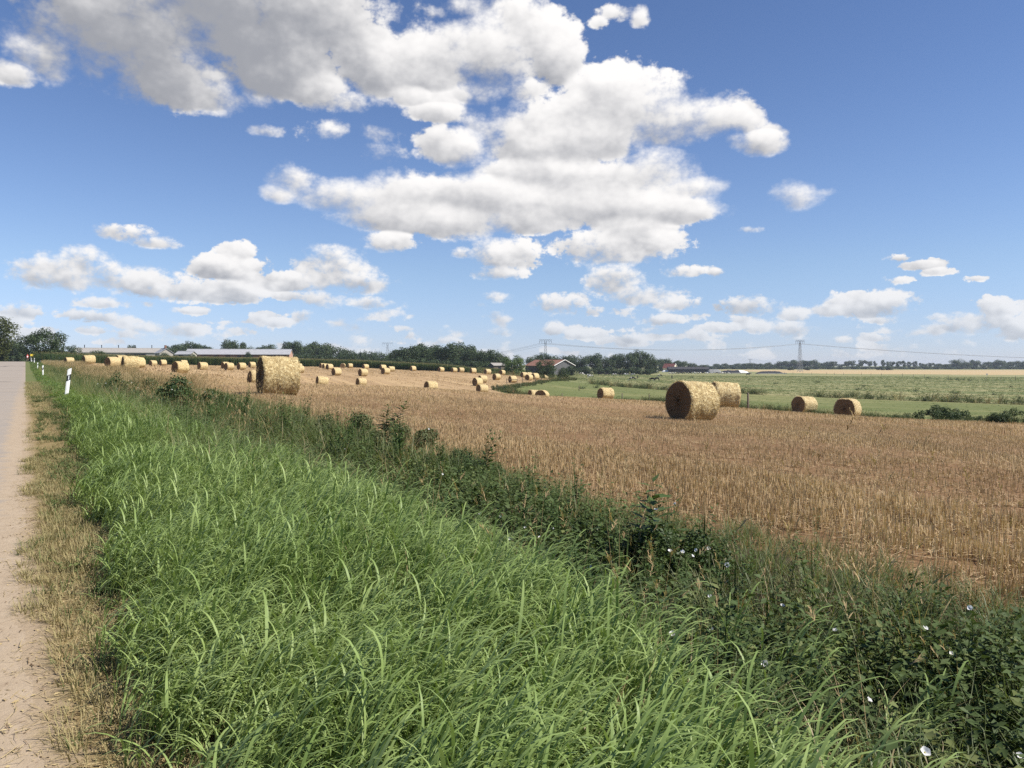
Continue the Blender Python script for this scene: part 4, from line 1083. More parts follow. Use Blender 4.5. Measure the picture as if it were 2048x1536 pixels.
    # rough strip outside the field edge
    B = [(42,24),(29,42),(25.5,60),(23,68),(13,95),(4,115),(-3.4,140),(4,172),(16.7,230)]
    P = []
    for (x0, y0), (x1, y1) in zip(B[:-1], B[1:]):
        L = math.hypot(x1 - x0, y1 - y0)
        for _ in range(int(L * 9)):
            t = RNG.random(); P.append((x0 + (x1-x0)*t + RNG.normal(.9, .8), y0 + (y1-y0)*t + RNG.normal(.3, .8)))
    P = np.array(P); k = ~inside(STUBBLE, P[:, 0], P[:, 1]); P = P[k]; P = np.column_stack([P, ground_z(P[:, 0], P[:, 1])]); P = P[in_view(P)]; n = len(P)
    scatter('field_edge_weeds', clump + mnd, P, RNG.uniform(0, 6.28, n), RNG.uniform(.35, .85, n) * (.5 + .9 * vnoise(P[:, 0] * .25, P[:, 1] * .25, 53)), reed, label='reeds and dry weeds between the stubble and the meadow')
    # meadow tufts
    mt = [fine_tuft(980 + k, 14, .06, .20, .05, .35, (.5, 1.6)) for k in range(5)]
    n = 42000; rr = np.sqrt(RNG.uniform(45 ** 2, 420 ** 2, n)); ph = RNG.uniform(-.05, .66, n); X, Y = rr * np.sin(ph), rr * np.cos(ph)
    k = ~inside(STUBBLE, X, Y) & ~inside(MAIZE, X, Y) & (road_sd(X, Y)[1] > 60); X, Y = X[k], Y[k]; d = road_sd(X, Y)[1]
    k = (d > 121) | (RNG.random(len(X)) < .35); X, Y, d = X[k], Y[k], d[k]; n = len(X)
    rn = np.clip(np.where(d > 121, .45 + .6 * (vnoise(X * .05, Y * .05, 55) - .4), .2) + RNG.normal(0, .15, n), 0, 1)
    scatter('meadow_tufts', mt, np.stack([X, Y, ground_z(X, Y)], 1), RNG.uniform(0, 6.28, n), RNG.uniform(.5, 1.5, n) * np.where(d > 121, 1.1, .6), leaf_mat('meadow_tuft_grass', (.12, .16, .055), (.20, .22, .09), (.25, .24, .11), .7, .2, .2, 1.2, .05), label='rough grass tufts over the wet meadow and pasture', rnd=rn)
    rush = [leafy_mound(990 + k, 10, .7, .18, .8, 9) for k in range(3)]
    pts = [(1378,766),(1672,778),(1730,773),(1712,780),(1720,779),(1910,760),(1900,760),(1925,761),(1940,762),(1640,765),(1860,757),(1915,788),(1990,790),(1780,775),(1830,783),(1500,760),(1550,768),(1165,778),(1190,776),(1215,774),(1385,756),(2020,775)]
    P = np.array([hit(a + RNG.normal(0, 4), b, 0, 60) for a, b in pts for _ in range(3)]); n = len(P)
    scatter('rush_clumps', rush, P, RNG.uniform(0, 6.28, n), RNG.uniform(.5, 1.3, n), mb_, label='dark rush clumps dotted over the pasture')

    # maize
    def maize(seed):
        g = random.Random(seed); q = QB(); h = g.uniform(2.1, 2.5)
        q.ribbon((0, 0, 0), 0, 1.54, h, .05, .03, 2, 0, 0, .2, 1); q.ribbon((0, 0, 0), 1.57, 1.54, h, .05, .03, 2, 0, 0, .2, 1)
        for k in range(9):
            t = .15 + .75 * k / 9; q.ribbon((0, 0, h * t), k * 3.14 + g.uniform(-.7, .7), g.uniform(.8, 1.2), g.uniform(.6, .85), .09, 1.9, 3, 0, 0, .35)
        for k in range(6): q.ribbon((0, 0, h * .95), k * 1.05, g.uniform(1.0, 1.45), .32, .03, .3, 1, 1, 0, .8, 1)
        return q.get()
    mz = [maize(1000 + k) for k in range(6)]
    x0, x1 = -145, 0; n = 60000; X = RNG.uniform(x0, x1, n); Y = RNG.uniform(190, 336, n); k = inside(MAIZE, X, Y); X, Y = X[k], Y[k]
    A, Bp = np.array(MAIZE[:4])[:, 0], np.array(MAIZE[:4])[:, 1]
    front = np.interp(X, A[::-1], Bp[::-1]); depth = Y - front
    k = RNG.random(len(X)) < np.where(depth < 7, 1.0, .30); X, Y = X[k], Y[k]
    nf = 5200; Xf = RNG.uniform(-106, -3.8, nf); Yf = np.interp(Xf, A[::-1], Bp[::-1]) + RNG.uniform(.2, 6, nf); X = np.concatenate([X, Xf]); Y = np.concatenate([Y, Yf]); n = len(X)
    mm = leaf_mat('maize_leaves', (.036, .066, .020), (.085, .125, .038), (.14, .14, .05), .5, .3, .25, 1.5, .15); mtas = leaf_mat('maize_tassel', (.20, .18, .08), (.30, .26, .12), None, .8, .2, .2, 1.1, .3)
    scatter('maize_plants', mz, np.stack([X, Y, ground_z(X, Y)], 1), RNG.uniform(0, 6.28, n), RNG.uniform(.85, 1.08, n) * (1 - .25 * sstep(X, -28, -3)), [mm, mtas], label='tall green maize standing behind the stubble')

def blossom_mesh():
    m = NT('white_petals'); pet = m.done((.85, .84, .82), .6, .2, .3)
    y = NT('flower_heart'); hm = y.done((.55, .50, .20), .7, .2)
    mb = MB(); n = 20; r = .022
    P = [(0, 0, -.012)] + [(r*.45*math.cos(2*math.pi*k/n), r*.45*math.sin(2*math.pi*k/n), .002) for k in range(n)] + [(r*(1+.08*math.cos(5*2*math.pi*k/n))*math.cos(2*math.pi*k/n), r*(1+.08*math.cos(5*2*math.pi*k/n))*math.sin(2*math.pi*k/n), .011) for k in range(n)]
    Fc = [(0, 1 + k, 1 + (k+1) % n) for k in range(n)] + [(1 + k, 1 + n + k, 1 + n + (k+1) % n, 1 + (k+1) % n) for k in range(n)]
    mb.add(P, Fc, 0); mb.tube([(0, 0, -.010), (0, 0, -.001)], [.0035, .003], 6, 1); mb.tube([(0, 0, -.05), (0, 0, -.012)], [.0015, .003], 5, 1)
    return mb.build('blossom', [pet, hm], link=False, smooth=True).data

# ------------------------------------------------------------------ built things
def build_things():
    white = plain_mat('white_plastic', (.78, .78, .76), .5, .4, .06, 4)
    black = plain_mat('black_band', (.025, .025, .028), .5, .4, .1, 4)
    refl = plain_mat('white_reflector', (.72, .74, .76), .25, .6, .08, 90)
    # marker posts, 50 m apart
    def marker_mesh():
        # hollow triangular post with rounded back, slanted top and slanted black band, face towards -Y
        H, w, dpt = 1.02, .058, .10
        def ring(z, slope):
            P = []
            for k in range(9):
                t = -1 + 2 * k / 8; P.append((w * t, -dpt * .5 + .016 * t * t, 0))
            P += [(w * .55, dpt * .25, 0), (0, dpt * .55, 0), (-w * .55, dpt * .25, 0)]
            return [(x, y, z + slope * x / w * .035) for x, y, _ in P]
        zs = [(-.25, 0), (.62, 1), (.82, 1), (H, 1)]
        def seg(z0, z1, m, g=1.0):
            mb = MB(); a = [(x * g, y * g, z) for x, y, z in ring(*z0)]; b = [(x * g, y * g, z) for x, y, z in ring(*z1)]; n = len(a)
            mb.add(a + b, [(i, (i+1) % n, n + (i+1) % n, n + i) for i in range(n)] + [tuple(range(n - 1, -1, -1)), tuple(range(n, 2 * n))], 0)
            return mb
        lower = seg(zs[0], zs[1], 0); up = seg(zs[2], zs[3], 0); lower.add(up.V, up.F, 0)
        body = lower.build('body', white, link=False).data
        band = seg(zs[1], zs[2], 0, 1.02).build('black_band', black, link=False).data
        r = MB(); r.box(-.013, -dpt * .5 - .010, .655, .013, -dpt * .5 + .004, .795, 0)
        return body, band, r.build('reflector', refl, link=False).data
    bm, bandm, rm = marker_mesh()
    posts = [(132, 27.2, .10, .02, 'white road marker post with slanted black band, nearest and tallest of the row'), (86, 72, -.02, .01, 'second nearest white marker post along the right road edge'),
             (75, 117, .02, 0, 'third white marker post along the right road edge'), (68.5, 160, .03, 0, 'fourth white marker post along the right road edge'), (63, 205, 0, 0, 'farthest white marker post right of the road, under the yellow sign'),
             (13, 300, 0, 0, 'white marker post at the left edge of the far road'), (19.5, 330, 0, 0, 'white marker post left of the far road, middle one of three'), (26, 360, 0, 0, 'white marker post left of the far road, nearest the tree shade')]
    for px, Y, tx, ty, lab in posts:
        x, y, z = at(px, Y); e = empty('marker_post', (x, y, z - .02), -math.atan2(x, y), lab, 'marker post', 'white marker posts along the road'); e.rotation_euler = (ty, tx, -math.atan2(x, y) + .15)
        for nm, dt in (('body', bm), ('black_band', bandm), ('reflector', rm)):
            o = bpy.data.objects.new(nm, dt); COL.objects.link(o); o.parent = e
    # yellow sign
    x, y, z = at(64.5, 203); e = empty('road_sign', (x, y, z), -math.atan2(x, y), 'small yellow sign board on a post beside the far road', 'sign')
    MB().box(-.42, -.05, 1.45, .42, -.02, 1.95).build('board', plain_mat('yellow_sign', (.75, .55, .06), .5, .3, .05), e)
    MB().bar((-.35, 0, -.2), (-.35, 0, 1.90), .035, n=8).bar((.35, 0, -.2), (.35, 0, 1.90), .035, n=8).build('post', plain_mat('grey_post', (.35, .35, .35), .5, .4, .1), e)
    x, y, z = at(1974, 330); e = empty('small_sign', (x, y, z), -math.atan2(x, y), 'small white plate on a post far out on the right pasture', 'sign')
    MB().box(-.28, -.04, 1.3, .28, -.01, 1.9).build('plate', white, e); MB().bar((0, 0, -.2), (0, 0, 1.85), .04, n=8).build('post', plain_mat('sign_post', (.3, .29, .27), .6, .3, .1), e)

    # fences
    wood = plain_mat('weathered_wood', (.16, .13, .10), .9, .1, .4, 9, 0, .6)
    pm = []
    for k in range(3):
        g = random.Random(k); mb = MB(); mb.tube([(0, 0, -.3), (.01, 0, .4), (g.uniform(-.03, .03), 0, 1.15), (g.uniform(-.03, .03), .01, 1.22)], [.075, .07, .062, .035], 9); pm.append(mb.build('fence_post', wood, link=False, smooth=True).data)
    near = [(1496, 52, 1.0, 'stout grey fence post right of the big right-hand bale pair'), (1298, 108, .9, 'thin fence post on the meadow left of the big right-hand bale'), (1244, 112, .9, 'short fence post right of the lone crest bale'),
            (1046, 172, 1.1, 'fence post right end of the wooden rail by the hollow'), (1071, 178, 1.0, 'fence post in the hollow below the bale with the clear dark end'), (1083, 182, 1.0, 'fence post in the hollow under the rightmost far bales'), (1158, 150, .8, 'leaning post tip on the hollow meadow'),
            (1124, 118, .7, 'low dark post right of the arched crest bale')]
    for i, (px, Y, h, lab) in enumerate(near):
        x, y, z = at(px, Y); o = bpy.data.objects.new('fence_post', pm[i % 3]); COL.objects.link(o); o.location = (x, y, z); o.scale = (1, 1, h); o.rotation_euler = (.05 * (i % 3 - 1), .06 * (i % 2), i); tag(o, lab, 'fence post', 'fence posts round the meadow')
    x0, y0, z0 = at(1012.5, 165); x1, y1, z1 = at(1035, 165); e = empty('rail_fence', (x0, y0, z0), 0, 'short wooden rail on two posts at the rim of the hollow', 'fence')
    L = x1 - x0; dz = z1 - z0
    MB().tube([(0, 0, .95), (L, 0, .98 + dz)], [.055, .05], 8).build('rail', wood, e)
    for xx, zz in ((.1, 0), (L - .1, dz)): MB().tube([(xx, .07, zz - .3), (xx, .07, zz + 1.08)], [.07, .06], 8).build('post', wood, e)
    farp = [(1444,748.5,9),(1463,748.5,9),(1481,748.5,10),(1500,748.5,10),(1518,748.5,9),(1535,748.5,10),(1552.5,748.8,10),(1569,748.8,9),(1586,749,10),(1606,749,10),(1623,749.5,10),(1652.5,749.5,11),(1669,749.5,11),(1687,750,12),(1723,750.5,11),(1742,751,12),(1763,751.5,11),(1805,753,12),(1827,754,11),(1849,755,12),(1896.5,759,13),(1972,762,15),(2002,760.5,14),(2031,760,14)]
    for i, (px, py, hp) in enumerate(farp):
        x, y, z = hit(px, py, 0, 80); o = bpy.data.objects.new('fence_post', pm[i % 3]); COL.objects.link(o); o.location = (x, y, z); o.scale = (1.15, 1.15, 1.05 + .1 * (i % 3)); o.rotation_euler = (0, .05 * (i % 3 - 1), i)
        tag(o, f'thin dark post in the pasture fence before the ripe field, {ORD[i]} from its left end', 'fence post', 'posts of the far pasture fence')

    # buildings ---------------------------------------------------------------
    def roofmat(name, col, pitch=.18, axis=0):
        n = NT(name); o = n.obj(); sp = n.node('ShaderNodeSeparateXYZ'); n.L.new(o, sp.inputs[0])
        w = n.math('SINE', n.math('MULTIPLY', sp.outputs[axis], 2 * math.pi / pitch)); nz = n.noise(o, .9, 6, .65); st = n.noise(n.map(o, (.4, 3, 3)), 1.2, 4)
        c = n.mix(nz, tuple(v * .72 for v in col), tuple(min(1, v * 1.2) for v in col)); c = n.mix(n.ramp(st, .55, .75, 0, .4), c, (.12, .11, .10))
        n.bump(w, .5, .03); return n.done(c, .85, .2)
    brick = NT('red_brick'); bo = brick.obj(); bt = brick.node('ShaderNodeTexBrick'); brick.L.new(brick.map(bo, (1, 1, 1), (R(90), 0, 0)), bt.inputs[0])
    bt.inputs['Color1'].default_value = (.20, .085, .05, 1); bt.inputs['Color2'].default_value = (.30, .14, .085, 1); bt.inputs['Mortar'].default_value = (.3, .27, .24, 1); bt.inputs['Scale'].default_value = 4; bt.inputs['Mortar Size'].default_value = .012
    brick = brick.done(brick.mix(brick.ramp(brick.noise(bo, .6, 4), .4, .7), bt.outputs[0], (.13, .07, .05)), .9, .2)
    orange = plain_mat('orange_brick_gable', (.40, .19, .105), .9, .2, .25, 3)
    plaster = plain_mat('grey_plaster', (.34, .33, .31), .9, .2, .18, .8); cream = plain_mat('cream_plaster', (.72, .62, .42), .85, .2, .08, 1.0); pale = plain_mat('pale_plaster', (.40, .365, .31), .9, .2, .12, .8)
    dullwall = plain_mat('shade_toned_render', (.10, .10, .10), .9, .2, .3, .5)  # wall colour darkened to carry the shade on the barn gable
    dark = plain_mat('dark_opening', (.015, .015, .017), .35, .5, .2, 3); trim = plain_mat('white_trim', (.78, .77, .73), .6, .3, .05)
    def gabled(name, loc, rz, L, W, eave, ridge, wallm, roofm, label, cat='barn', gable_m=None, over=.35, thick=.14, vents=0, ventm=None, openings=(), gable_open=(), pilasters=0, bargeboard=None, chimney=None, group=None, band=None):
        """ridge along local X; long face towards -Y, right-hand gable at +X"""
        e = empty(name, loc, rz, label, cat, group); hl, hw = L / 2, W / 2
        w = MB(); w.add([(-hl,-hw,-1),(hl,-hw,-1),(hl,hw,-1),(-hl,hw,-1),(-hl,-hw,eave),(hl,-hw,eave),(hl,hw,eave),(-hl,hw,eave)], [(0,1,5,4),(2,3,7,6),(0,3,2,1)], 0)
        w.build('wall', wallm, e)
        for sx in (1, -1):
            g = MB(); g.add([(sx*hl,-hw,-1),(sx*hl,hw,-1),(sx*hl,hw,eave),(sx*hl,0,ridge-.02),(sx*hl,-hw,eave),(sx*(hl-.15),-hw+.01,-1),(sx*(hl-.15),hw-.01,-1),(sx*(hl-.15),hw-.01,eave),(sx*(hl-.15),0,ridge-.05),(sx*(hl-.15),-hw+.01,eave)],
                            [(0,1,2,3,4),(9,8,7,6,5),(0,5,6,1),(1,6,7,2),(2,7,8,3),(3,8,9,4),(4,9,5,0)])
            go = g.build('gable_wall', gable_m if gable_m and sx > 0 else wallm, e)
            if sx > 0:
                for (y0, y1, z0, z1) in gable_open: MB().box(hl - .05, y0, z0, hl + .03, y1, z1).build('gate' if z0 < .1 else 'window', dark, go)
                for k in range(pilasters):
                    yy = -hw + W * (k + .5) / pilasters; MB().box(hl + .002, yy - .14, -1, hl + .06, yy + .14, eave + (ridge - eave) * (1 - abs(yy) / hw) - .2).build('pilaster', trim, go)
                if bargeboard:
                    for sy in (1, -1):
                        b = MB(); b.bar((hl + over, sy * (hw + over), eave - (ridge - eave) * over / hw + thick), (hl + over, 0, ridge + thick), .16); b.build('bargeboard', bargeboard, go)
        r = MB(); sl = (ridge - eave) / hw
        for sy in (1, -1):
            y1 = sy * (hw + over); ze = eave - sl * over
            P = [(-hl-over, 0, ridge), (hl+over, 0, ridge), (hl+over, y1, ze), (-hl-over, y1, ze)]; P += [(a, b, c + thick) for a, b, c in P]
            r.add(P, [(0,1,2,3),(7,6,5,4),(0,4,5,1),(1,5,6,2),(2,6,7,3),(3,7,4,0)])
        ro = r.build('roof', roofm, e)
        MB().tube([(-hl-over, 0, ridge+thick), (hl+over, 0, ridge+thick)], [.14, .14], 8).build('ridge_cap', roofm, ro)
        for k in range(vents):
            xx = -hl + L * (k + .5) / vents; v = MB(); v.tube([(xx, .1, ridge - .1), (xx, .1, ridge + 1.3)], [.16, .16], 10); v.tube([(xx, .1, ridge + 1.3), (xx, .1, ridge + 1.55)], [.24, .18], 10); v.build('roof_vent', ventm or dark, ro)
        if chimney: cx, ch = chimney; MB().box(cx - .35, -.35, ridge - .6, cx + .35, .35, ridge + ch).box(cx - .42, -.42, ridge + ch, cx + .42, .42, ridge + ch + .18).build('chimney', brick, ro)
        for (x0, x1, z0, z1) in openings: MB().box(x0, -hw - .03, z0, x1, -hw + .05, z1).build('gate' if z0 < .1 else 'window', dark, e)
        return e
    grey_roof = roofmat('grey_fibre_cement', (.36, .36, .37)); beige_roof = roofmat('beige_fibre_cement', (.34, .315, .28)); red_roof = roofmat('orange_tiles', (.23, .115, .078), .3); dark_red = roofmat('dark_red_tiles', (.16, .055, .045), .3); black_roof = roofmat('dark_roof', (.05, .048, .05), .3)
    def bz(px, Y, top): x, y, z = at(px, Y); return x, y, z, zat(top, Y) - z
    # long barn with orange gable: ridge 383..577 px at y 699
    x, y, z, h = bz(480, 400, 699); x0 = at(383, 400)[0]; L = 50.0; eh = zat(709, 400) - z
    gabled('long_barn', (x, y, z), R(-2), L, 12, eh, h, brick, grey_roof, 'long low barn with grey roof, dark brick wall and orange gable behind the maize', gable_m=orange, pilasters=4, openings=[(-22 + 5.5*k, -20 + 5.5*k, eh - 1.5, eh - .6) for k in range(8)] + [(3, 6, -.5, eh - .7)])
    bpy.data.objects['long_barn'].rotation_euler = (0, 0, 0.12)
    x, y, z, h = bz(237, 355, 697); eh = zat(705.5, 355) - z
    gabled('long_shed', (x, y, z), .30, 34, 13, eh, h, pale, beige_roof, 'long beige roofed cattle shed with small roof vents left of the white gabled house', vents=5, openings=[(3.5, 12, eh - 1.4, eh - .5), (-6, -5, eh - 1.3, eh - .5)])
    x, y, z, h = bz(328, 345, 697.5)
    gabled('small_house', (x, y, z), -.9, 7.5, 5.5, h - 1.8, h, pale, grey_roof, 'small house with pale roof and tall brick chimney between shed and long barn', 'house', chimney=(2.2, 1.3), openings=[(-2, -1, h - 3.3, h - 2.3)])
    x, y, z, h = bz(372, 340, 703)
    gabled('lean_shed', (x, y, z), -.2, 7, 5, h - 1.2, h, pale, grey_roof, 'low pale roofed shed before the left end of the long barn', 'shed', openings=[(-2, .5, -.3, h - 1.5)])
    x, y, z, h = bz(145, 300, 704)
    gabled('field_hut', (x, y, z), -.3, 4.2, 3.2, h - .9, h, pale, grey_roof, 'little hut roof showing over the maize right of the roadside trees', 'shed', openings=[(-.5, .5, -.3, h - 1.2)])
    x, y, z, h = bz(994, 290, 727)
    gabled('ruined_shed', (x, y, z), .5, 4.5, 4, h - .7, h, wood, beige_roof, 'small brown grey shed wedged between big wood and pale young tree', 'shed', openings=[(-.6, .6, -.3, h - 1.1)])
    # red roofed barn: gable apex 1128,720
    Y = 372; x, y, z = at(1128, Y); h = zat(720, Y) - z; ang = math.atan2(-.66, .75); L, W = 17, 15
    cx, cy = x - math.cos(ang) * L / 2, y - math.sin(ang) * L / 2; eh = zat(731, Y) - z
    gabled('red_roofed_barn', (cx, cy, z), ang, L, W, eh, h, dullwall, red_roof, 'barn with orange red roof and white edged grey gable right of the pale young tree', gable_m=dullwall, bargeboard=trim, gable_open=[(-2.4, .4, -.3, 3.0), (3.6, 4.8, 1.2, 2.4)], openings=[(-6 + 3.6*k, -4.6 + 3.6*k, 1.2, 2.4) for k in range(4)], over=.6)
    Y = 640; x, y, z = at(1340, Y); h = zat(727.5, Y) - z
    gabled('distant_house', (x, y, z), -.55, 9, 8, h - 3.2, h, cream, dark_red, 'distant house with dark red roof and cream gable among bluish trees', 'house', gable_m=cream, gable_open=[(-1.6, -.6, h - 4.2, h - 3.1), (.6, 1.6, h - 4.2, h - 3.1)], bargeboard=trim)
    Y = 600; x, y, z = at(1376, Y); h = zat(734, Y) - z
    gabled('dark_shed', (x, y, z), -.03, 30, 10, h - 1.6, h, black_roof, black_roof, 'long low dark shed right of the distant red house', 'shed', openings=[(-12 + 6*k, -9 + 6*k, .0, h - 2.2) for k in range(4)])
    # silage clamps with sheets, white wrapped bales
    def clamp(px0, px1, py, Y, hgt, m, label, sheet=None):
        x0, y0, z0 = at(px0, Y); x1 = at(px1, Y)[0]; L = x1 - x0; e = empty('silage_clamp', ((x0 + x1) / 2, y0, at((px0+px1)/2, Y)[2]), 0, label, 'silage clamp'); g = np.random.default_rng(int(px0)); nx, ny = 36, 12
        P = []; Fc = []
        for i in range(nx + 1):
            for j in range(ny + 1):
                u, v = i / nx * 2 - 1, j / ny * 2 - 1; hh = hgt * (1 - abs(u) ** 5) * (1 - abs(v) ** 2.2) * (1 + g.normal(0, .05)); P.append((u * L / 2, v * 5, hh - .1))
        Fc = [(i*(ny+1)+j, (i+1)*(ny+1)+j, (i+1)*(ny+1)+j+1, i*(ny+1)+j+1) for i in range(nx) for j in range(ny)]
        MB().add(P, Fc).build('cover', m, e, True)
        if sheet:
            Q = [(a, b, c + .05) for a, b, c in P]; F2 = [f for f in Fc if sheet[0] < P[f[0]][0] / L + .5 < sheet[1] and P[f[0]][1] < .5]; MB().add(Q, F2).build('sheet', trim, e, True)
        MB().box(-L/2 - .3, -5.2, -.5, L/2 + .3, -4.9, .55).build('side_wall', plaster, e)
    tarp = plain_mat('black_silage_tarp', (.022, .022, .024), .55, .3, .3, 1.2); gravel = plain_mat('grey_heap', (.22, .22, .21), .95, .1, .25, 2, 0, .6)
    clamp(1413, 1443, 745, 540, 2.6, gravel, 'grey heap right of the long dark shed', None)
    clamp(1438, 1498, 745, 520, 2.1, tarp, 'black covered silage clamp with a white sheet on its right end', (.62, .93))
    clamp(1512, 1567, 746, 500, 1.7, tarp, 'black covered silage clamp alone at the edge of the ripe field')
    wb = MB(); 
    for i, (px, py, wd, lab) in enumerate(((1311, 739, 2.2, 'white wrapped heap left of the dark red house'), (1335, 738.5, 4.5, 'low white wrapped heap in front of the dark red house'))):
        x, y, z = at(px, 600); n = 18; P = []; Fc = []
        for a in range(7):
            for b in range(n): P.append((wd * math.cos(2*math.pi*b/n) * math.cos(a*math.pi/12.5), 1.6 * math.sin(2*math.pi*b/n) * math.cos(a*math.pi/12.5), (2.1 - i * .5) * math.sin(a*math.pi/12.5)))
        Fc = [(a*n+b, a*n+(b+1) % n, (a+1)*n+(b+1) % n, (a+1)*n+b) for a in range(6) for b in range(n)] + [tuple(range(6*n, 7*n))]
        o = MB().add(P, Fc).build('wrapped_heap', trim, None, True, loc=(x, y, z)); tag(o, lab, 'silage heap')

    # pylons ------------------------------------------------------------------
    steel = plain_mat('galvanised_steel', (.20, .215, .23), .5, .4, .1, 2, .3); insm = plain_mat('brown_insulator', (.10, .07, .06), .4, .4, .1)
    wire_pts = {}
    def pylon(key, px, Y, top, arm_px, label, yaw=0.0):
        x, y, z = at(px, Y); H = zat(top, Y) - z; A = arm_px / F * Y / 2; e = empty('lattice_pylon', (x, y, z), yaw, label, 'pylon', 'lattice pylons of the power line')
        t = MB(); b0, b1 = H * .062, H * .018; lev = [H * .88 * k / 9 for k in range(10)] + [H * .9]
        def c(zz, sx, sy): w = b0 + (b1 - b0) * min(1, zz / (H * .9)); return (sx * w, sy * w, zz)
        for sx, sy in ((1,1),(1,-1),(-1,-1),(-1,1)): t.bar(c(-.3, sx, sy), c(H * .97, sx, sy), .10)
        cs = [(1,1),(1,-1),(-1,-1),(-1,1)]
        for a, b in zip(lev[:-1], lev[1:]):
            for k in range(4):
                p, q = cs[k], cs[(k+1) % 4]; t.bar(c(a, *p), c(b, *q), .05); t.bar(c(a, *q), c(b, *p), .05); t.bar(c(b, *p), c(b, *q), .045)
        t.build('tower', steel, e)
        ar = MB(); zt, zb = H, H * .955
        for sy in (.5, -.5):
            ar.bar((-A, sy, zb), (A, sy, zb), .10); ar.bar((-A, sy, zt), (A, sy, zt), .08)
            for k in range(12): xa, xb = -A + 2 * A * k / 12, -A + 2 * A * (k + 1) / 12; ar.bar((xa, sy, zb if k % 2 else zt), (xb, sy, zt if k % 2 else zb), .05)
        for k in range(7): xx = -A + 2 * A * k / 6; ar.bar((xx, -.5, zb), (xx, .5, zb), .05); ar.bar((xx, -.5, zt), (xx, .5, zt), .05)
        ar.build('crossarm', steel, e); lst = []
        for k in range(6):
            xx = -A * .96 + 1.92 * A * k / 5; i = MB(); i.tube([(xx, 0, zb)] + [(xx, 0, zb - H * .075 * q / 8) for q in range(1, 9)], [.05] + [.13 if q % 2 else .05 for q in range(1, 9)], 8); i.build('insulator', insm, e); lst.append((xx, zb - H * .075))
        wire_pts[key] = [(x + a * math.cos(yaw), y + a * math.sin(yaw), z + b) for a, b in lst]
    pylon('mid', 1600, 640, 680, 20, 'lattice pylon standing tall over the right horizon trees', .25)
    pylon('left', 1091, 560, 679, 25, 'lattice pylon rising behind the red roofed barn')
    pylon('far', 775, 1150, 685, 22, 'faint lattice pylon behind the trees left of the big wood')
    pylon('off', 2460, 900, 712, 22, 'lattice pylon beyond the right edge of the photo', .3)
    pylon('tiny', 1500, 1500, 718, 9, 'tiny distant pylon on the horizon left of the tall pylon')
    names = {('far', 'left'): 'between the faint pylon and the one behind the barn', ('left', 'mid'): 'between the two clear pylons', ('mid', 'off'): 'running off right from the tall pylon'}
    cab = plain_mat('power_cable', (.10, .105, .11), .5, .3, .05)
    for (a, b), txt in names.items():
        for k, w in ((0, 'left outer'), (2, 'inner'), (5, 'right outer')):
            p, q = np.array(wire_pts[a][k]), np.array(wire_pts[b][k]); L = np.linalg.norm(q - p); sag = L * .022 if b != 'off' else L * .010
            pts = [p + (q - p) * t - np.array([0, 0, 4 * sag * t * (1 - t)]) for t in np.linspace(0, 1, 40)]
            o = MB().tube(pts, [.055] * 40, 5).build('power_cable', cab); tag(o, f'sagging {w} power cable {txt}', 'power cable', 'cables of the power line')

    # cattle ------------------------------------------------------------------
    def skin(name, verts, edges, mats, sub=1, root=0):
        me = bpy.data.meshes.new(name); me.from_pydata([v[:3] for v in verts], edges, []); o = bpy.data.objects.new(name, me); COL.objects.link(o)
        sk = o.modifiers.new('skin', 'SKIN'); sk.use_smooth_shade = True; sb = o.modifiers.new('sub', 'SUBSURF'); sb.levels = sub; sb.render_levels = sub
        for i, v in enumerate(verts): d = me.skin_vertices[0].data[i]; d.radius = (v[3], v[4] if len(v) > 4 else v[3]); d.use_root = (i == root)
        dg = bpy.context.evaluated_depsgraph_get(); nm = bpy.data.meshes.new_from_object(o.evaluated_get(dg)); nm.name = name; bpy.data.objects.remove(o)
        nm.materials.clear()
        for m in mats: nm.materials.append(m)
        return nm
    def cow_verts(graze):
        v = [(0, 0, 1.0, .30, .36), (.55, 0, 1.02, .27, .36), (-.5, 0, 1.04, .30, .33), (-.85, 0, 1.10, .20, .24)]; e = [(0, 1), (0, 2), (2, 3)]
        hd = [(.95, 0, .95, .15, .2), (1.25, 0, .55, .11, .14), (1.42, 0, .22, .10, .12), (1.55, 0, .06, .07, .07)] if graze else [(.95, 0, 1.18, .15, .2), (1.22, 0, 1.38, .11, .14), (1.45, 0, 1.36, .10, .12), (1.72, 0, 1.22, .07, .07)]
        i = len(v); v += hd; e += [(1, i), (i, i+1), (i+1, i+2), (i+2, i+3)]
        for s in (1, -1): v.append((hd[2][0] - .1, .2 * s, hd[2][2] + .1, .035)); e.append((i + 2, len(v) - 1))
        for s in (1, -1):
            for x, hind in ((.62, 0), (-.78, 1)):
                j = len(v); v += [(x, .17 * s, .72, .13 if hind else .10), (x - (.10 if hind else -.02), .17 * s, .40, .065), (x - (.04 if hind else 0), .17 * s, .06, .05)]; e += [(3 if hind else 1, j), (j, j+1), (j+1, j+2)]
        j = len(v); v += [(-1.04, 0, .95, .03), (-1.08, 0, .5, .035)]; e += [(3, j), (j, j+1)]
        return v, e
    def cowmat(name, a, b, th):
        n = NT(name); o = n.obj(); return n.done(n.mix(n.ramp(n.noise(o, 1.1, 2), th, th + .03), a, b), .75, .2)
    cm = {'b': cowmat('black_hide', (.018, .016, .016), (.6, .58, .54), .66), 'w': cowmat('white_hide', (.03, .03, .03), (.68, .65, .60), .42), 'p': cowmat('pied_hide', (.02, .02, .02), (.66, .64, .60), .50)}
    udder = plain_mat('udder', (.5, .3, .26), .7, .2, .1)
    meshes = {}
    for gname, gr in (('graze', True), ('stand', False)):
        v, e = cow_verts(gr)
        for c, m in cm.items(): meshes[(gname, c)] = skin('cow', v, e, [m])
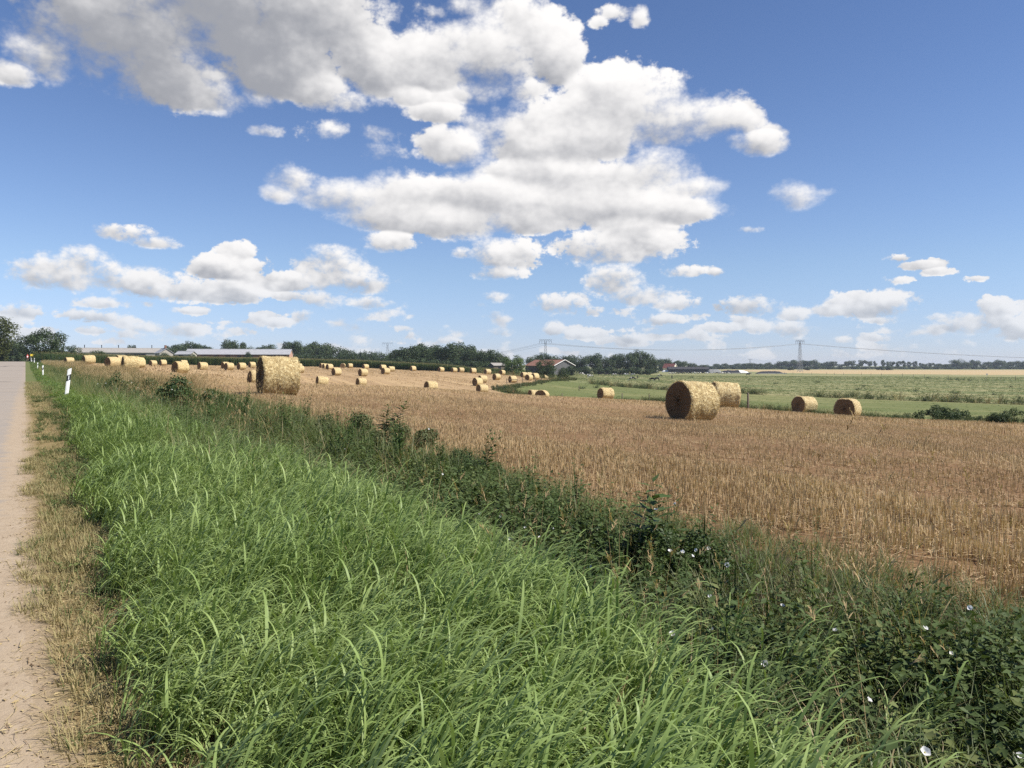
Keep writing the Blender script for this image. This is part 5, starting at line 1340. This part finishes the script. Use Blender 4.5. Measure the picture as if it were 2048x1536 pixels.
    cows = [(1163,750.5,'w','graze','pale cow grazing alone, leftmost by the hedge'), (1178,754,'w','stand','pale cow second from the left on the pasture below the hedge'), (1182,755.5,'w','graze','pale grazing cow overlapping its neighbour below the hedge'), (1200,751.5,'b','stand','black cow right of the pale ones below the hedge'), (1214.5,751.5,'b','graze','black cow further right along the hedge'),
            (1229,752.5,'w','graze','white cow third left of the grazing black pair'), (1242,752,'b','graze','dark cow between two white ones along the hedge'), (1253,752.5,'w','stand','white cow under the tall hedge trees'), (1266,752.3,'w','graze','pale grey cow above the pied one'), (1275,757.8,'b','stand','black cow standing end-on right of the pied cow'), (1265.5,761.5,'p','graze','pied cow grazing left of the black pair'),
            (1304.5,762,'b','graze','left cow of the black grazing pair'), (1313.5,761.5,'b','graze','right cow of the black grazing pair'), (1320.5,754.2,'p','graze','pied cow above the black grazing pair'), (1344,757.8,'b','stand','black cow standing alone just left above the big bale'), (1496,751.5,'b','stand','lone black cow far right of the herd'),
            (1342,749.2,'w','graze','white cow at the left end of the distant herd'), (1348.5,749.2,'w','graze','second white cow at the left end of the distant herd'), (1354.5,749,'b','stand','black standing cow near the left end of the distant herd'), (1361,748.6,'p','graze','pied cow right of the black one in the distant herd'), (1367,748.8,'b','stand','black cow in the left half of the distant herd'),
            (1374,748.2,'p','stand','pied cow before the dark shed in the distant herd'), (1380,748.6,'b','graze','black grazing cow left of the herd middle'), (1387,748.2,'w','stand','white cow left of the herd middle'), (1393,748.6,'w','graze','white grazing cow in the herd middle'), (1399,748.6,'p','stand','pied standing cow in the herd middle'), (1406,748.4,'b','stand','black cow below the grey heap'),
            (1413,748.6,'w','graze','white grazing cow below the grey heap'), (1420,748.4,'p','graze','pied grazing cow below the grey heap'), (1427,748.4,'w','stand','white cow right of the grey heap'), (1434,748.2,'b','graze','black cow below the left silage clamp'), (1440,748.2,'w','graze','fourth pale cow from the right end of the herd'), (1446,748.2,'w','stand','third pale cow from the right end of the herd'), (1451,748,'p','graze','pied cow next to the right end of the herd'), (1456,748,'w','graze','pale cow at the right end of the distant herd')]
    g = random.Random(4)
    for px, py, c, pose, lab in cows:
        x, y, z = hit(px, py, 0, 60); o = bpy.data.objects.new('cow', meshes[(pose, c)]); COL.objects.link(o); o.location = (x, y, z); yw = g.choice((0, math.pi)) + g.uniform(-.5, .5)
        if 'end-on' in lab or 'alone just' in lab: yw = 1.4
        o.rotation_euler = (0, 0, yw); s = g.uniform(.85, 1.0); o.scale = (s, s, s); tag(o, lab, 'cow', 'cattle on the pasture')

    # cyclist on the road -----------------------------------------------------
    x, y, z = at(55.0, 196); head = math.atan2(CS, -SN)
    tyre = plain_mat('tyre_rubber', (.02, .02, .02), .8, .2, .1); fr = plain_mat('bicycle_frame', (.12, .12, .14), .35, .5, .1)
    bike = empty('bicycle', (x, y, z), head, 'dark bicycle ridden along the far end of the road', 'bicycle')
    def wheel(cx):
        w = empty('wheel', (0, 0, 0)); w.parent = bike; t = MB(); r_ = MB()
        t.tube([(cx + .34 * math.cos(a), 0, .35 + .34 * math.sin(a)) for a in np.linspace(0, 2 * math.pi, 25)], [.018] * 25, 6); t.build('tyre', tyre, w)
        for k in range(10): a = k * math.pi / 5; r_.bar((cx, 0, .35), (cx + .33 * math.cos(a), 0, .35 + .33 * math.sin(a)), .004)
        r_.build('rim', fr, w)
    wheel(.52); wheel(-.52)
    f = MB()
    for a, b in (((-.52, 0, .35), (-.12, 0, .30)), ((-.12, 0, .30), (-.25, 0, .86)), ((-.25, 0, .80), (.36, 0, .82)), ((-.12, 0, .30), (.38, 0, .72)), ((.52, 0, .35), (.36, 0, .90)), ((-.52, 0, .35), (-.25, 0, .80))): f.bar(a, b, .018, n=8)
    f.build('frame', fr, bike); MB().tube([(.30, .24, .98), (.38, 0, 1.0), (.30, -.24, .98)], [.013] * 3, 8).build('handlebar', fr, bike); MB().tube([(-.38, 0, .90), (-.28, 0, .905), (-.12, 0, .90)], [.06, .055, .02], 8).build('saddle', tyre, bike)
    skinm = plain_mat('skin', (.50, .30, .21), .6, .3, .05); red = plain_mat('red_jersey', (.55, .03, .03), .8, .2, .1); blk = plain_mat('dark_shorts', (.02, .02, .025), .8, .2, .1); wht = plain_mat('white_panel', (.8, .8, .8), .7, .2, .04)
    v = [(-.25, 0, .98, .13, .16), (-.10, 0, 1.20, .13, .15), (.05, 0, 1.42, .13, .19), (.12, 0, 1.54, .055), (.17, 0, 1.66, .095, .085), (.18, 0, 1.74, .085)]; e = [(0,1),(1,2),(2,3),(3,4),(4,5)]
    for s in (1, -1):
        j = len(v); v += [(.05, .2 * s, 1.42, .065), (.20, .26 * s, 1.20, .048), (.32, .23 * s, 1.02, .038), (.36, .22 * s, 1.0, .03)]; e += [(2, j), (j, j+1), (j+1, j+2), (j+2, j+3)]
        j = len(v); kz = .62 if s > 0 else .78; fz = .16 if s > 0 else .44; v += [(-.22, .1 * s, .93, .095), (.14, .11 * s, kz, .07), (-.10 if s > 0 else -.08, .11 * s, fz + .05, .045), (.06, .11 * s, fz, .04)]; e += [(0, j), (j, j+1), (j+1, j+2), (j+2, j+3)]
    me = skin('person', v, e, [skinm, red, blk, wht], 2)
    for p in me.polygons:
        c = p.center; p.material_index = 1 if c.z > 1.0 and c.z < 1.52 and c.x < .16 else 2 if (c.z > .74 and c.z <= 1.0 and c.x < .1) else 0
        if p.material_index == 1 and abs(c.y) < .1 and c.x < -.08 and 1.08 < c.z < 1.4: p.material_index = 3
    per = bpy.data.objects.new('person', me); COL.objects.link(per); per.location = (x, y, z); per.rotation_euler = (0, 0, head); tag(per, 'cyclist in red top with white back riding away on the far road', 'person')
    hp = MB(); n = 16
    P = [(.17 + .125 * math.cos(2*math.pi*b/n) * math.cos(a*math.pi/10.2), .105 * math.sin(2*math.pi*b/n) * math.cos(a*math.pi/10.2), 1.72 + .11 * math.sin(a*math.pi/10.2)) for a in range(6) for b in range(n)]
    hp.add(P, [(a*n+b, a*n+(b+1) % n, (a+1)*n+(b+1) % n, (a+1)*n+b) for a in range(5) for b in range(n)] + [tuple(range(5*n, 6*n))]); hp.build('helmet', red, per, True)

    # bindweed flowers and single tall weeds ------------------------------------
    fl = [(1080,1078),(1105,1060),(1020,1080),(1050,1058),(1195,1060),(1180,1138),(1340,1105),(1365,1107),(1392,1103),(1455,1133),(1135,1175),(1345,1272),(1420,1262),(1420,1195),(1530,1332),(1640,1340),(1670,1265),(1738,1405),(1850,1510),(1903,1312),(1940,1220),(2040,1518),(1350,1010),(1312,1022),(1385,1115),(960,1030),(1000,1035),(885,950),(760,985),(690,900),(600,860),(1565,1215),(1850,1260)]
    g = random.Random(8)
    nearness = lambda p: 'at the right bottom' if p[0] > 1500 and p[1] > 1300 else 'in the right weeds' if p[0] > 1500 else 'below the tall leafy weed' if p[0] > 1250 else 'in the middle weeds' if p[0] > 950 else 'in the farther weeds'
    cnt = {}
    for px, py in fl:
        x, y, z = hit(px, py, .33 if px > 1200 else .34, .8, 60); o = bpy.data.objects.new('bindweed_flower', BLOSSOM); COL.objects.link(o); o.location = (x, y, z + .01)
        o.rotation_euler = (g.uniform(.3, 1.25), g.uniform(-.3, .3), g.uniform(-.9, .9)); s = g.uniform(.5, .75); o.scale = (s, s, s); w = nearness((px, py)); c = cnt[w] = cnt.get(w, -1) + 1
        o['_w'] = w; tag(o, f'white bindweed flower {w}, {ORD[c]} one there', 'flower', 'white bindweed flowers')
    for o in bpy.data.objects:
        if '_w' in o: del o['_w']
    mstem = MATS['fine']
    def weed(px, py_base, Y, top, protof, label, name, ml, cat='weed', wide=1.0, lean=.05):
        x, y, z = at(px, Y); h = zat(top, Y) - z; V, Fq, M, T = protof; s = h / V[:, 2].max(); V = V * np.array([s * wide, s * wide, s]); e = empty(name, (x, y, z), 0, label, cat)
        V = V.copy(); V[:, 0] += V[:, 2] ** 2 * lean; st = T < .2; 
        for nm, sel in (('stem', True), ('leaves', False)):
            fk = np.array([st[f[0]] == sel for f in Fq])
            if fk.any():
                u, inv = np.unique(Fq[fk], return_inverse=True); mesh_obj(nm, V[u], inv.reshape(-1, 4), mstem if sel else ml, None, True, {'rnd': RNG.random(len(u)) * .7, 'tone': T[u]}, e)
    H = MATS['herb']
    weed(1315, 1130, 6.0, 948, herb(3, 1.0, .20, 46), 'tall leafy dark green weed standing up against the stubble, right of centre', 'tall_weed', H, wide=1.5)
    weed(1290, 1130, 6.2, 985, herb(4, 1.0, .20, 42), 'leafy weed leaning beside the tallest weed right of centre', 'tall_weed', H)
    weed(885, 980, 10.2, 872, herb(5, 1.0, .19, 42), 'leafy nettle like weed before the stubble left of centre', 'tall_weed', H)
    weed(965, 985, 10.0, 855, herb(6, 1.0, .16, 36), 'slender arching weed just right of the nettle like one', 'tall_weed', H, lean=.25)
    weed(770, 900, 14.4, 800, herb(7, 1.0, .19, 50), 'bushy tall weed among dry seed heads in the middle distance', 'tall_weed', H, wide=1.8)
    weed(665, 880, 16.0, 806, herb(9, 1.0, .18, 44), 'pointed leafy weed left of the bushy one, in front of the stubble', 'tall_weed', H)
    weed(1120, 1080, 7.6, 985, herb(10, .9, .18, 36), 'low leafy weed at the stubble edge near the photo middle', 'tall_weed', H)
    weed(1632, 1150, 5.4, 985, herb(11, 1.0, .11, 34), 'grey single stalk weed with narrow leaves against the stubble', 'stalk_weed', MATS['fine'], wide=.45, lean=0)
    for i, (px, Y, top, lab) in enumerate(((690, 15.5, 768, 'tuft of tall dry seed heads in front of the maize'), (645, 16.5, 785, 'dry seed head tuft left of the tallest one'), (800, 14, 765, 'tall dry seed heads leaning right beside the bushy weed'), (760, 14.8, 770, 'thin dry stalks left of the leaning seed heads'), (1180, 6.8, 1000, 'dry seed heads before the dark hollow of weeds'), (1330, 5.6, 1150, 'dry arching seed head over the dark weed hollow'), (430, 19, 760, 'thin dry stalks beside the broad dark bush'), (370, 22, 735, 'thin dry stalks over the broad dark bush'))):
        weed(px, 0, Y, top, dry_stem(40 + i, 16, 1.0, .20, .22), lab, 'dry_grass_tuft', MATS['dry'], 'grass tuft', lean=.18)

# ------------------------------------------------------------------ camera, light, render
def build_view():
    c = bpy.data.cameras.new('camera'); o = bpy.data.objects.new('camera', c); COL.objects.link(o)
    o.location = (0, 0, CAM_H); o.rotation_euler = (math.pi / 2, 0, 0)
    c.sensor_width = 36; c.lens = 36 * F / 2048; c.shift_y = -(768 - HORIZON) / 2048
    c.clip_start = .05; c.clip_end = 20000
    l = bpy.data.lights.new('sun', 'SUN'); so = bpy.data.objects.new('sun', l); COL.objects.link(so)
    l.energy = 5.0; l.angle = R(.5); l.color = (1.0, .95, .87)
    so.rotation_euler = (math.pi / 2 - SUN_EL, 0, -SUN_AZ + math.pi)
    so.location = (50, -20, 80)
    s = bpy.context.scene; s.camera = o
    v = s.view_settings; v.view_transform = 'Standard'; v.look = 'None'; v.exposure = 0.55; v.gamma = 1.0
    cy = s.cycles; cy.use_adaptive_sampling = False
    cy.max_bounces = 6; cy.diffuse_bounces = 3; cy.glossy_bounces = 2; cy.transmission_bounces = 4; cy.transparent_max_bounces = 4
    cy.caustics_reflective = False; cy.caustics_refractive = False; cy.use_denoising = False
    cy.sample_clamp_indirect = 6
def build_haze():
    m = bpy.data.materials.new('air'); m.use_nodes = True; nt = m.node_tree
    for n in list(nt.nodes):
        if n.type != 'OUTPUT_MATERIAL': nt.nodes.remove(n)
    v = nt.nodes.new('ShaderNodeVolumePrincipled'); v.inputs['Density'].default_value = 1.25e-4; v.inputs['Color'].default_value = (.80, .88, 1.0, 1); v.inputs['Anisotropy'].default_value = .2
    nt.links.new(v.outputs[0], [n for n in nt.nodes if n.type == 'OUTPUT_MATERIAL'][0].inputs['Volume'])
    o = MB().box(-5200, -5200, -9, 5200, 5200, 27).build('haze', m); tag(o, 'thin summer haze over the land', kind='stuff')
import time as _t
_t0 = _t.time()
build_world(); build_view()
build_haze(); build_ground(); print('ground', _t.time() - _t0)
MATS = build_near_plants(); print('plants', _t.time() - _t0)
for _f in ('build_bales', 'build_land', 'build_things'):
    if _f in globals(): globals()[_f](); print(_f, _t.time() - _t0)
